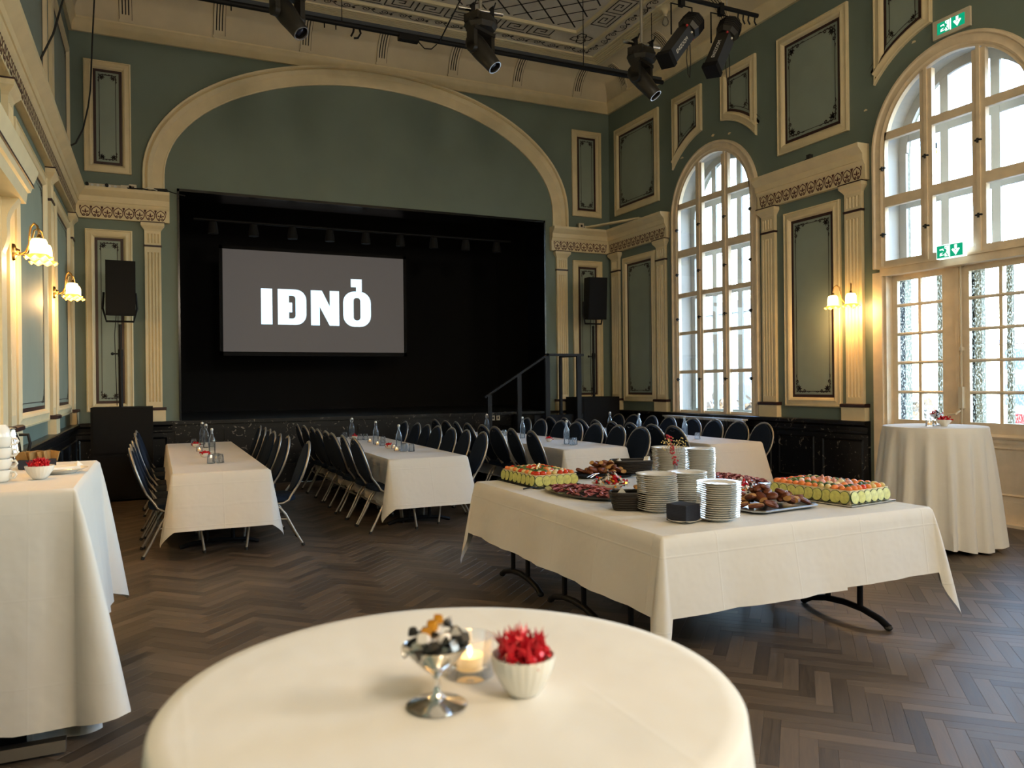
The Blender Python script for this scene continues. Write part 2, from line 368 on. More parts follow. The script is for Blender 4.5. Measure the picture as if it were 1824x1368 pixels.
def add_uv(me, uvs):
    l = me.uv_layers.new(name='UVMap')
    for p in me.polygons:
        for li in p.loop_indices: l.data[li].uv = uvs[me.loops[li].vertex_index]
me_plank = None
fv, ff, fuv = [], [], []
for i, (X, Y, a) in enumerate(spots):
    if i in near:
        if me_plank is None:
            me_plank = bpy.data.meshes.new('plank'); me_plank.from_pydata(_pv, [], _pf); me_plank.materials.append(M['plank']); add_uv(me_plank, [(p[0], p[1]) for p in _pv])
        o = link(bpy.data.objects.new('plank', me_plank)); o.location = (X, Y, 0); o.rotation_euler = (0, 0, a + (PI if RND.random() < .5 else 0)); o.parent = floor
    else:
        ca, sa = math.cos(a), math.sin(a); n = len(fv)
        for p in _pv: fv.append((X + p[0] * ca - p[1] * sa, Y + p[0] * sa + p[1] * ca, p[2])); fuv.append((p[0], p[1]))
        ff += [tuple(q + n for q in f) for f in _pf]
me = bpy.data.meshes.new('plank_field'); me.from_pydata(fv, [], ff); me.materials.append(M['plankfar'])
_l = me.uv_layers.new(name='UVMap'); _vi = [0] * len(me.loops); me.loops.foreach_get('vertex_index', _vi)
_fl = []
for q in _vi: _fl += fuv[q]
_l.data.foreach_set('uv', _fl)
o = link(bpy.data.objects.new('plank_field', me)); o.parent = floor; o['kind'] = 'stuff'

# ---- wall shells
def wall_with_arches(T, s0, s1, holes, top, name, label, m=None):
    mb = MB(T); cur = s0
    for c, hw, zb, zs in sorted(holes):
        mb.quad((cur, 0, 0), (c - hw, 0, 0), (c - hw, top, 0), (cur, top, 0))
        if zb > 0: mb.quad((c - hw, 0, 0), (c + hw, 0, 0), (c + hw, zb, 0), (c - hw, zb, 0))
        N = 24; pts = [(c - hw * math.cos(PI * k / N), zs + hw * math.sin(PI * k / N)) for k in range(N + 1)]
        for k in range(N): mb.quad((pts[k][0], pts[k][1], 0), (pts[k + 1][0], pts[k + 1][1], 0), (pts[k + 1][0], top, 0), (pts[k][0], top, 0))
        cur = c + hw
    mb.quad((cur, 0, 0), (s1, 0, 0), (s1, top, 0), (cur, top, 0))
    o = mb.build(name, m or M['wall'], smooth=0)
    return tag(o, label, 'wall', kind='structure')
HW = .905; ZS = 4.30
TOPW = 7.0
wall_right = wall_with_arches(FR, YF, YB, [(c, HW, 1.04 if i != 1 else 0.0, ZS) for i, c in enumerate(WIN_C)], TOPW, 'wall_right', 'sage green wall with the tall arched windows and cream panels')
wall_left = MB(FL).quad((YF, 0, 0), (YB, 0, 0), (YB, TOPW, 0), (YF, TOPW, 0)).build('wall_left', M['wall'], smooth=0)
tag(wall_left, 'sage green inner wall with two lit wall lamps', 'wall', kind='structure')
wall_front = MB().quad((XL, YF, 0), (XR, YF, 0), (XR, YF, TOPW), (XL, YF, TOPW)).build('wall_front', M['wall'], smooth=0)
tag(wall_front, 'sage green far end wall behind the viewer', 'wall', kind='structure')
SX0, SX1, SZ0, SZ1 = .323, 6.63, 1.03, 4.58
wall_back = MB(FB)
for a, b, c, d in ((XL, SX0, 0, TOPW), (SX1, XR, 0, TOPW), (SX0, SX1, SZ1, TOPW), (SX0, SX1, 0, SZ0 - .05)): wall_back.quad((a, c, 0), (b, c, 0), (b, d, 0), (a, d, 0))
wall_back = wall_back.build('wall_back', M['wall'], smooth=0)
tag(wall_back, 'sage green end wall around the black stage opening', 'wall', kind='structure')
# ---- stage box behind the opening
mb = MB()
YR = 13.62; YS = 17.2
mb.quad((SX0, YB - .01, SZ0), (SX0, YR, SZ0), (SX0, YR, SZ1), (SX0, YB - .01, SZ1)); mb.quad((SX1, YB - .01, SZ0), (SX1, YR, SZ0), (SX1, YR, SZ1), (SX1, YB - .01, SZ1))
mb.quad((SX0, YB - .01, SZ1), (SX1, YB - .01, SZ1), (SX1, YR, SZ1), (SX0, YR, SZ1))
for x in (SX0, SX1): mb.box(min(x, x + (.03 if x < 1 else -.03)), max(x, x + (.03 if x < 1 else -.03)), YB - .03, YB + .02, SZ0, SZ1)
mb.box(SX0, SX1, YB - .03, YB + .02, SZ1 - .04, SZ1)
mb.box(SX1 - .015, SX1, YB + .05, YR - .03, 2.35, 2.37); mb.box(SX1 - .015, SX1, YB + .06, YR - .05, 1.28, 1.31)
stage_wall = mb.build('wall_stage_reveal', M['stageblack'], smooth=0)
tag(stage_wall, 'glossy black reveal lining the stage opening', 'wall', kind='structure')
mb = MB(); x0, x1 = SX0 - .9, SX1 + .9
mb.quad((x0, YS, SZ0), (x1, YS, SZ0), (x1, YS, 6.2), (x0, YS, 6.2)); mb.quad((x0, YR, SZ0), (x0, YS, SZ0), (x0, YS, 6.2), (x0, YR, 6.2)); mb.quad((x1, YR, SZ0), (x1, YS, SZ0), (x1, YS, 6.2), (x1, YR, 6.2))
mb.quad((x0, YR, 6.2), (x1, YR, 6.2), (x1, YS, 6.2), (x0, YS, 6.2))
mb.quad((x0, YR, SZ0), (SX0, YR, SZ0), (SX0, YR, 6.2), (x0, YR, 6.2)); mb.quad((SX1, YR, SZ0), (x1, YR, SZ0), (x1, YR, 6.2), (SX1, YR, 6.2)); mb.quad((SX0, YR, SZ1), (SX1, YR, SZ1), (SX1, YR, 6.2), (SX0, YR, 6.2))
tag(mb.build('wall_stage', M['blackmatte'], smooth=0), 'black drapes closing off the stage box', 'wall', kind='structure')
stage = thing('stage_platform', 'black raised stage floor with panelled front', 'stage', (0, 0, 0), kind='structure')
MB().box(x0, x1, YB - .02, YS, SZ0 - .04, SZ0).build('deck', M['stagefloor'], stage, smooth=0)
mb = MB(FB); mb.box(SX0 - .1, SX1 + .1, SZ0 - .05, SZ0 + .005, .0, .11); mb.box(SX0 - .1, SX1 + .1, .88, SZ0 - .05, .0, .05)
mb.box(SX0 - .1, SX1 + .1, 0, .30, 0, .06); mb.box(SX0 - .1, SX1 + .1, .30, .88, 0, .03)
n = 9
for k in range(n + 1):
    s = SX0 + (SX1 - SX0) * k / n; mb.box(s - .06, s + .06, .30, .88, 0, .05)
mb.build('apron', M['marble'], stage, smooth=0)

# ---- trims on walls
def sweep(mb, path, prof, closed=False, mi=0):
    """path [(a,b,na,nb)] with outward normal in the (a,b) plane; prof [(r,d)]"""
    n = len(prof); vs_ = [(p[0] + r * p[2], p[1] + r * p[3], d) for p in path for r, d in prof]
    N = len(path); fs = []
    for i in range(N if closed else N - 1):
        j = (i + 1) % N
        for k in range(n - 1): fs.append((i * n + k, i * n + k + 1, j * n + k + 1, j * n + k))
    mb.add(vs_, fs, mi)
    if not closed: mb.add([vs_[k] for k in range(n)], [tuple(range(n))]); mb.add([vs_[(N - 1) * n + k] for k in range(n)], [tuple(range(n))])
def spiral(c, r0, r1, a0, turns, n=18, sgn=1):
    return [(c[0] + (r0 + (r1 - r0) * k / n) * math.cos(a0 + sgn * turns * 2 * PI * k / n), c[1] + (r0 + (r1 - r0) * k / n) * math.sin(a0 + sgn * turns * 2 * PI * k / n)) for k in range(n + 1)]
def corner_flourish(mb, p, dx, dy, d, k=1.0, long_=True):
    """painted scrollwork in a panel corner; dx,dy = +-1 directions to the inside"""
    def P(a, b): return (p[0] + dx * a * k, p[1] + dy * b * k)
    def line(pts, w_=.0125): mb.ribbon([P(*q) for q in pts], w_ * k, d)
    for sw in (0, 1):
        f_ = (lambda q: (q[1], q[0])) if sw else (lambda q: q)
        line([f_(q) for q in spiral((.05, .018), .022, .006, PI, 1.1, 12, -1)])
        line([f_(q) for q in [(.055, .0), (.08, .012), (.10, .0), (.12, .012)]])
        if long_:
            line([f_(q) for q in spiral((.13, .014), .018, .004, PI * .9, 1.0, 10, -1)]); line([f_(q) for q in [(.12, -.004), (.16, .012), (.19, .0), (.215, .008)]], .007)
    for a in (PI / 4 - .5, PI / 4, PI / 4 + .5):
        c_, s_ = math.cos(a), math.sin(a)
        q = [(.03, .03), (.03 + .034 * c_ - .013 * s_, .03 + .034 * s_ + .013 * c_), (.03 + .066 * c_, .03 + .066 * s_), (.03 + .034 * c_ + .013 * s_, .03 + .034 * s_ - .013 * c_)]
        mb.poly([(*P(*t), d) for t in q])
    mb.poly([(*P(*t), d) for t in [(0, 0), (.022, .004), (.018, .018), (.004, .022)]])
def panel(wall, T, outline, fw=.125, long_=True, corners=None, fk=1.0):
    m_ = MB(T); prof = [(0, 0), (0, .035), (.018, .042), (.024, .030), (.05 * fw / .125, .034), (.085 * fw / .125, .050), (.105 * fw / .125, .040), (fw - .004, .018), (fw, .008)]
    rings = [inset(outline, r) for r, d in prof]; N = len(outline)
    vs_ = [(p[0], p[1], d) for rg, (r, d) in zip(rings, prof) for p in rg]; fs = []
    for j in range(len(prof) - 1):
        for i in range(N): fs.append((j * N + i, j * N + (i + 1) % N, (j + 1) * N + (i + 1) % N, (j + 1) * N + i))
    m_.add(vs_, fs); fr = m_.build('panel_frame', M['cream'], wall, smooth=25)
    i1 = inset(outline, fw - .003); i2 = inset(outline, fw + .038)
    m_ = MB(T); m_.add([(p[0], p[1], .009) for p in i1] + [(p[0], p[1], .009) for p in i2], [(i, (i + 1) % N, N + (i + 1) % N, N + i) for i in range(N)])
    m_.build('dark_band', M['maroon'], fr, smooth=0)
    MB(T).poly([(p[0], p[1], .007) for p in i2]).build('panel_field', M['field'], fr, smooth=0)
    m_ = MB(T); q = inset(outline, fw + .038 + .042); ss = [p[0] for p in q]; zz = [p[1] for p in q]
    m_.ribbon(q, .0085, .0095, True)
    if corners is None: corners = [(min(ss), min(zz), 1, 1), (max(ss), min(zz), -1, 1), (max(ss), max(zz), -1, -1), (min(ss), max(zz), 1, -1)]
    for a, b, dx, dy in corners: corner_flourish(m_, (a - dx * .012, b - dy * .012), dx, dy, .0098, fk, long_)
    m_.build('stencil_border', M['stencil'], fr, smooth=0)
    return fr
def rect(s0, s1, z0, z1): return [(s0, z0), (s1, z0), (s1, z1), (s0, z1)]
def pilaster(wall, T, c, w_=.26, bw=.36, z0=1.035, half=0):
    d0, d1 = 0, .05
    p = MB(T); p.box(c - bw / 2, c + bw / 2, z0, 1.205, 0, .085); root = p.build('pilaster_base', M['cream'], wall, smooth=0)
    MB(T).extrude([(1.205, 0), (1.205, .098), (1.215, .102), (1.238, .100), (1.248, .085), (1.248, 0)], c - bw / 2 - .012, c + bw / 2 + .012).build('pilaster_band', M['maroon'], root, smooth=30)
    sh = MB(T); hw = w_ / 2; fl = []
    nfl = 4; pitch = w_ * .80 / nfl; st = c - pitch * nfl / 2
    fl = [(c - hw, 0), (c - hw, d1)]
    for k in range(nfl):
        a = st + k * pitch
        fl += [(a + pitch * .14, d1), (a + pitch * .28, d1 - .012), (a + pitch * .5, d1 - .018), (a + pitch * .72, d1 - .012), (a + pitch * .86, d1)]
    fl += [(c + hw, d1), (c + hw, 0)]
    def ext(z0_, z1_):
        n_ = len(fl); vs_ = [(a, z0_, b) for a, b in fl] + [(a, z1_, b) for a, b in fl]
        sh.add(vs_, [(k, k + 1, n_ + k + 1, n_ + k) for k in range(n_ - 1)] + [tuple(range(n_)), tuple(range(n_, 2 * n_))])
    sh.box(c - hw, c + hw, 1.248, 1.33, 0, d1); ext(1.33, 3.58); sh.box(c - hw, c + hw, 3.58, 3.66, 0, d1)
    sh.box(c - hw, c + hw, 3.69, 3.72, 0, d1); ext(3.72, 3.86); sh.box(c - hw, c + hw, 3.86, 3.90, 0, d1)
    sh.build('pilaster_shaft', M['cream'], root, smooth=30)
    MB(T).box(c - hw - .012, c + hw + .012, 3.662, 3.688, 0, d1 + .012).build('pilaster_ring', M['maroon'], root, smooth=0)
    cp = MB(T); e = .05
    pr = [(3.90, 0.0), (3.925, .012), (3.955, .036), (3.975, .05), (4.018, .05)]
    for (za, oa), (zb, ob) in zip(pr, pr[1:]):
        A = [(c - hw - oa, za, 0), (c - hw - oa, za, d1 + oa), (c + hw + oa, za, d1 + oa), (c + hw + oa, za, 0)]; B = [(c - hw - ob, zb, 0), (c - hw - ob, zb, d1 + ob), (c + hw + ob, zb, d1 + ob), (c + hw + ob, zb, 0)]
        cp.add(A + B, [(0, 1, 5, 4), (1, 2, 6, 5), (2, 3, 7, 6)])
    cp.poly([(c - hw - e, 4.018, 0), (c - hw - e, 4.018, d1 + e), (c + hw + e, 4.018, d1 + e), (c + hw + e, 4.018, 0)])
    cp.build('capital', M['cream'], root, smooth=40)
    MB(T).box(c - hw - .055, c + hw + .055, 4.018, 4.032, 0, d1 + .055).build('capital_line', M['maroon'], root, smooth=0)
    return root
ENT = [(4.03, 0), (4.03, .075), (4.205, .075), (4.215, .085), (4.24, .10), (4.262, .105), (4.266, .118), (4.345, .122), (4.352, .130), (4.38, .155), (4.41, .185), (4.425, .195), (4.468, .20), (4.472, 0)]
def palmette(mb, c, z, d, k=1.0, sgn=1):
    P = lambda a, b: (c + a * k, z + b * k)
    hp = []
    for i in range(17):
        t = -1 + 2 * i / 16; a = t * PI * .93
        hp.append((.066 * math.sin(a) * (1 - .18 * abs(t)), .015 + .068 * math.cos(a) + (.012 if abs(t) < .1 else 0)))
    mb.ribbon([P(*q) for q in hp], .0115 * k, d)
    mb.poly([(*P(*q), d) for q in [(-.013, .0), (0, -.01), (.013, .0), (.010, .03), (0, .062), (-.010, .03)]])
    for s_ in (-1, 1):
        mb.poly([(*P(*q), d) for q in [(s_ * .008, .0), (s_ * .042, .012), (s_ * .038, .026), (s_ * .02, .022)]])
        mb.ribbon([P(*q) for q in spiral((s_ * .026, -.034), .021, .004, PI / 2, 1.3, 14, s_)], .0095 * k, d)
        mb.poly([(*P(*q), d) for q in [(s_ * .074, .03), (s_ * .05, .092), (s_ * .068, .098), (s_ * .074, .085)]])
def entablature(wall, T, s0, s1, m0=0, m1=0, ret0=True, ret1=True):
    mb = MB(T); n = len(ENT)
    vs_ = [(s0 + m0 * d, z, d) for z, d in ENT] + [(s1 - m1 * d, z, d) for z, d in ENT]
    mb.add(vs_, [(k, k + 1, n + k + 1, n + k) for k in range(n - 1)] + ([tuple(range(n))] if ret0 else []) + ([tuple(range(n, 2 * n))] if ret1 else []))
    e = mb.build('entablature', M['cream'], wall, smooth=25)
    mb = MB(T); a, b = s0 + m0 * .075 + .05, s1 - m1 * .075 - .05; k = max(1, round((b - a) / .146)); st = (b - a) / k
    for i in range(k): palmette(mb, a + (i + .5) * st, 4.105, .0775, 1.04)
    mb.build('palmette_frieze', M['friezepaint'], e, smooth=0)
    return e
WPROF = [(0, 0), (0, .075), (.16, .075), (.175, .045), (.86, .045), (.875, .06), (.90, .06), (.90, .05), (.955, .055), (.975, .09), (.985, .105), (1.025, .105), (1.035, .09), (1.035, 0)]
def wainscot(wall, T, s0, s1, end0=False, end1=False, npan=2):
    mb = MB(T); n = len(WPROF)
    mb.add([(s0, z, d) for z, d in WPROF] + [(s1, z, d) for z, d in WPROF], [(k, k + 1, n + k + 1, n + k) for k in range(n - 1)] + [tuple(range(n)), tuple(range(n, 2 * n))])
    L = s1 - s0; st = L / npan
    for k in range(npan):
        a, b = s0 + k * st + .07, s0 + (k + 1) * st - .07
        if b - a < .15: continue
        for r in (rect(a, b, .24, .80),):
            q = inset(r, .03); N = 4
            mb.add([(p[0], p[1], .0455) for p in r] + [(p[0], p[1], .062) for p in inset(r, .012)] + [(p[0], p[1], .047) for p in q], [(i, (i + 1) % N, N + (i + 1) % N, N + i) for i in range(N)] + [(N + i, N + (i + 1) % N, 2 * N + (i + 1) % N, 2 * N + i) for i in range(N)])
    return mb.build('wainscot', M['marble'], wall, smooth=20)
def arc_panel(c, side, r=1.32, ztop=6.355):
    a0, a1 = .235, 1.01
    th0 = math.acos(a0 / r); th1 = math.acos(a1 / r); N = 10
    arc = [(r * math.cos(th1 + (th0 - th1) * k / N), ZS + r * math.sin(th1 + (th0 - th1) * k / N)) for k in range(N + 1)]   # outer -> inner
    if side > 0:
        pts = [(c + a, z) for a, z in arc[::-1]]; pts = pts + [(c + a1, ztop), (c + a0, ztop)]
    else:
        pts = [(c - a, z) for a, z in arc]; pts = pts + [(c - a0, ztop), (c - a1, ztop)]
    return pts
# back wall
UPZ = (4.722, 6.363); LPZ = (1.196, 3.881)
for s0, s1 in ((-.917, -.296), (7.218, 7.859)):
    panel(wall_back, FB, rect(s0, s1, *UPZ), .122, False, fk=.98); panel(wall_back, FB, rect(s0, s1, *LPZ), .122, False, fk=.98)
pilaster(wall_back, FB, -.02, .225, .31); pilaster(wall_back, FB, 6.97, .225, .31)
entablature(wall_back, FB, XL, .215, 1, 0, False, True); entablature(wall_back, FB, 6.735, XR, 0, 1, True, False)
wainscot(wall_back, FB, XL, SX0 - .1, npan=2); wainscot(wall_back, FB, SX1 + .1, XR, npan=2)
# right wall
for s0, s1 in ((11.21, 12.63), (7.13, 8.36)): panel(wall_right, FR, rect(s0, s1, *UPZ), .135, fk=1.35)
for s0, s1 in ((11.34, 12.38), (7.28, 8.26)): panel(wall_right, FR, rect(s0, s1, *LPZ), .125, fk=1.15)
for i, c in enumerate(WIN_C[:2]):
    for sd in (1, -1):
        if i == 1 and sd == -1: continue
        pl = arc_panel(c, sd); q = inset(pl, .135 + .08)
        zt = q[-1][1]; xi, xo = sorted((q[-1][0], q[-2][0]), key=lambda s: abs(s - c)); di = 1 if xo > xi else -1; rq = 1.32 + .135 + .08
        lo_in = ZS + math.sqrt(rq ** 2 - (xi - c) ** 2) - .035; lo_out = ZS + math.sqrt(rq ** 2 - (xo - c) ** 2)
        panel(wall_right, FR, pl, .135, False, [(xi, zt, di, -1), (xo, zt, -di, -1), (xi, lo_in + .0, di, 1), (xo, lo_out + .05, -di, 1)], .85)
for c in (12.62, 11.15, 8.545, 7.055, 4.41): pilaster(wall_right, FR, c, .26, .36)
entablature(wall_right, FR, 10.93, YB, 0, 1, True, False); entablature(wall_right, FR, 6.84, 8.72); entablature(wall_right, FR, 2.78, 4.63)
wainscot(wall_right, FR, WIN_C[0] + 1.04 - .02, YB, npan=2); wainscot(wall_right, FR, 6.86, WIN_C[0] + 1.02, npan=5); wainscot(wall_right, FR, -5, 4.6, npan=9)
# left wall
for s0, s1 in ((10.58, 12.36), (7.78, 9.86)): panel(wall_left, FL, rect(s0, s1, *LPZ), .135)
for s0, s1 in ((10.45, 12.50), (7.4, 10.0), (4.4, 7.1)): panel(wall_left, FL, rect(s0, s1, *UPZ), .135)
for c in (12.66, 10.2, 7.43, 4.4, 1.6): pilaster(wall_left, FL, c, .26, .36)
entablature(wall_left, FL, -4, YB, 0, 1, True, False)
wainscot(wall_left, FL, 6.75, YB, npan=6); wainscot(wall_left, FL, -5, 4.6, npan=8)
for s_, z_, k_ in ((9.78, 5.44, .9), (9.40, 5.36, .8), (10.57, 5.30, 1.0), (6.88, 4.90, .6), (6.20, 5.47, .8), (8.93, 4.28, .5)):
    R9 = random.Random(int(s_ * 100)); MB(FR).poly([(s_ + .05 * k_ * math.cos(a) * R9.uniform(.5, 1.3), z_ + .022 * k_ * math.sin(a) * R9.uniform(.5, 1.4), .0012) for a in [2 * PI * i / 9 for i in range(9)]]).build('plaster_chip', M['cream'], wall_right, 0)
# proscenium arch
def ellipse_path(cx, zb, z0, a, b, N=48):
    P = [(cx - a, zb, -1, 0), (cx - a, (zb + z0) / 2, -1, 0)]
    for k in range(N + 1):
        t = PI * k / N; x = -a * math.cos(t); z = b * math.sin(t); nx, nz = x / a ** 2, z / b ** 2; l = math.hypot(nx, nz); P.append((cx + x, z0 + z, nx / l, nz / l))
    return P + [(cx + a, (zb + z0) / 2, 1, 0), (cx + a, zb, 1, 0)]
mb = MB(FB)
sweep(mb, ellipse_path(3.473, 4.47, 4.75, 3.32, 1.815), [(0, 0), (0, .03), (.018, .036), (.022, .026), (.17, .034), (.19, .05), (.235, .075), (.262, .05), (.275, .085), (.30, .095), (.31, .07), (.31, 0)])
tag(mb.build('trim_1', M['cream'], smooth=25), 'cream moulded arch spanning the wall above the stage', 'arch', kind='structure')

# ---- cornice and cove round the room
def room_loop(d): return [(XL + d, YF + d), (XR - d, YF + d), (XR - d, YB - d), (XL + d, YB - d)]
def loop_sweep(prof, name, m, parent=None, smooth=30):
    mb = MB(); n = 4
    for (d, z) in prof: mb.v += [(x, y, z) for x, y in room_loop(d)]
    for j in range(len(prof) - 1):
        for i in range(4): mb.f.append((j * 4 + i, j * 4 + (i + 1) % 4, (j + 1) * 4 + (i + 1) % 4, (j + 1) * 4 + i)); mb.m.append(0)
    return mb.build(name, m, parent, smooth)
ceiling = MB().box(XL - .1, XR + .1, YF - .1, YB + .1, ZC, ZC + .1).build('ceiling', M['ceil'], smooth=0)
tag(ceiling, 'plaster ceiling painted with key pattern and lattice', 'ceiling', kind='structure')
cor = loop_sweep([(.0, ZCOR), (.045, ZCOR), (.05, ZCOR + .10), (.06, ZCOR + .125), (.085, ZCOR + .16), (.10, ZCOR + .175), (.105, 6.945), (.0, 6.95)], 'cornice', M['cream'], ceiling)
CR, CH = .46, ZC - 6.945
cove = [(.075 + CR * (1 - math.cos(PI / 2 * k / 12)), 6.945 + CH * math.sin(PI / 2 * k / 12)) for k in range(13)]
loop_sweep(cove, 'cove', M['cove'], ceiling, 60)
def cove_rib(T, s, name='cove_rib'):
    """T(s, z, d)"""
    r = MB(T); g = MB(T); hw = .085
    def strip(mb_, a, b, off, i0=0, i1=10):
        vs_ = []
        for k in range(i0, i1 + 1):
            t = PI / 2 * k / 12; d_ = .075 + CR * (1 - math.cos(t)) + off * math.cos(t); z_ = 6.945 + CH * math.sin(t) - off * math.sin(t); vs_ += [(a, z_, d_), (b, z_, d_)]
        mb_.add(vs_, [(2 * k, 2 * k + 1, 2 * k + 3, 2 * k + 2) for k in range(i1 - i0)])
        return vs_
    a = strip(r, s - hw, s + hw, .018)
    for e in (-hw, hw): 
        vs_ = []
        for k in range(11):
            t = PI / 2 * k / 12
            for off in (0, .018): vs_.append((s + e, 6.945 + CH * math.sin(t) - off * math.sin(t), .075 + CR * (1 - math.cos(t)) + off * math.cos(t)))
        r.add(vs_, [(2 * k, 2 * k + 1, 2 * k + 3, 2 * k + 2) for k in range(10)])
    r.box(s - hw - .012, s + hw + .012, 6.945, 6.985, .06, .115)
    ro = r.build(name, M['cove'], ceiling, 40)
    for e in (-.042, 0, .042): strip(g, s + e - .009, s + e + .009, .0195, 2, 10)
    for e in (-hw, hw): strip(g, s + e - .003, s + e + .003, .0195, 0, 10)
    g.build('groove', M['ceilpaint'], ro, 0)
for s in (-.35, .95, 2.26, 3.52, 4.80, 6.05, 7.3): cove_rib(FB, s)
for s in (12.15, 10.75, 9.35, 7.95, 6.55): cove_rib(FR, s)
for s in (12.15, 10.75, 9.35): cove_rib(FL, s)
# ceiling mouldings
def ring_mould(d0, d1, h, name='ceiling_moulding', m=None):
    prof = [(d0, ZC), (d0 + (d1 - d0) * .2, ZC - h), (d0 + (d1 - d0) * .8, ZC - h), (d1, ZC)]
    return loop_sweep([(a, b) for a, b in prof], name, m or M['ceilmould'], ceiling, 20)
for a in (.565, .615, .665, .715, .765, .815): ring_mould(a, a + .045, .022)
ring_mould(1.10, 1.17, .035); ring_mould(1.56, 1.63, .04)
# painted key pattern, scrolls and lattice
keyp = [(0, 0), (1, 0), (1, .86), (.22, .86), (.22, .36), (.62, .36), (.62, .56), (.42, .56)]
def greek_key(mb, P, L, w_, n):
    st = L / n
    for k in range(n):
        o_ = k * st + st * .06
        f_ = lambda q: P(o_ + q[0] * st * .88, q[1] * w_)
        mb.ribbon([f_(q) for q in [(0, 0), (.0, 1), (.92, 1), (.92, .24), (.24, .24), (.24, .76), (.66, .76), (.66, .50), (.44, .50)]], w_ * .075, .003)
        mb.ribbon([f_(q) for q in [(0, 0), (1.06, 0)]], w_ * .075, .003)
kp = MB(FC)
BX0, BX1 = XL + 1.9, XR - 1.9
greek_key(kp, lambda a, b: (BX0 + a, YB - 1.22 - .30 + (.30 - b)), BX1 - BX0, .30, 11)
greek_key(kp, lambda a, b: (XR - 1.52 + (.30 - b), YB - 1.9 - a), 6.6, .30, 14)
greek_key(kp, lambda a, b: (XL + 1.22 + b, YB - 1.9 - a), 6.6, .30, 14)
for cx in (XR - 1.40, XL + 1.40):
    c0 = (cx, YB - 1.40)
    for a in range(4):
        ca, sa = math.cos(a * PI / 2 + .4), math.sin(a * PI / 2 + .4)
        R_ = lambda q: (c0[0] + q[0] * ca - q[1] * sa, c0[1] + q[0] * sa + q[1] * ca)
        kp.ribbon([R_(q) for q in [(-.03, .07), (.05, .15), (.15, .12), (.13, .02), (.03, -.05)]], .024, .003)
kp.build('key_pattern', M['ceilpaint'], ceiling, 0)
sp = MB(FC)
def scroll_run(P, L, n):
    st = L / n
    for k in range(n):
        o_ = (k + .5) * st; sg = 1 if k % 2 else -1
        sp.ribbon([P(*q) for q in [(o_ + a, sg * b) for a, b in spiral((0, 0), .072, .012, -PI * .9, 1.6, 22)]], .015, .003)
        sp.ribbon([P(*q) for q in [(o_ - st * .5, -sg * .05), (o_ - st * .25, -sg * .075), (o_, -sg * .07), (o_ + st * .3, -sg * .02), (o_ + st * .5, sg * .05)]], .016, .003)
        sp.poly([(*P(*q), .003) for q in [(o_ + st * .30, -sg * .04), (o_ + st * .42, -sg * .07), (o_ + st * .5, -sg * .03), (o_ + st * .40, sg * .0)]])
scroll_run(lambda a, b: (XL + 1.0 + a, YB - .985 - b), XR - XL - 2.0, 24)
scroll_run(lambda a, b: (XR - .985 - b, YB - 1.0 - a), 7.2, 24)
scroll_run(lambda a, b: (XL + .985 + b, YB - 1.0 - a), 7.2, 24)
sp.build('scroll_pattern', M['ceilpaint'], ceiling, 0)
lt = MB(FC); lx0, lx1, ly0, ly1 = XL + 1.70, XR - 1.70, 4.2, YB - 1.70; stp = .40
def clip_line(c, sg):
    """x*1 + sg*y = c inside rect"""
    pts = []
    for x in (lx0, lx1):
        y = (c - x) / sg
        if ly0 <= y <= ly1: pts.append((x, y))
    for y in (ly0, ly1):
        x = c - sg * y
        if lx0 < x < lx1: pts.append((x, y))
    return pts[:2] if len(pts) >= 2 else None
for sg in (1, -1):
    c = -20
    while c < 25:
        q = clip_line(c, sg)
        if q: lt.ribbon(q, .026, .003)
        c += stp
lt.build('lattice_pattern', M['ceilpaint'], ceiling, 0)
MB().lathe([(.001, ZC - .001), (.16, ZC - .002), (.155, ZC - .02), (.10, ZC - .03), (.05, ZC - .05), (.03, ZC - .10), (.001, ZC - .10)], 20, (7.324, 10.003, 0)).build('ceiling_rose', M['ceilmould'], ceiling, 50)
t = thing('ceiling_bulb', 'unlit clear bulb hanging from the plaster ceiling rose', 'bulb', (7.324, 10.003, ZC - .10))
MB().lathe([(.022, 0), (.022, -.04)], 12).build('holder', M['off'], t); MB().lathe([(.02, -.04), (.035, -.07), (.055, -.12), (.05, -.16), (.02, -.185), (.001, -.19)], 14).build('glass_bulb', M['glass'], t, 60)
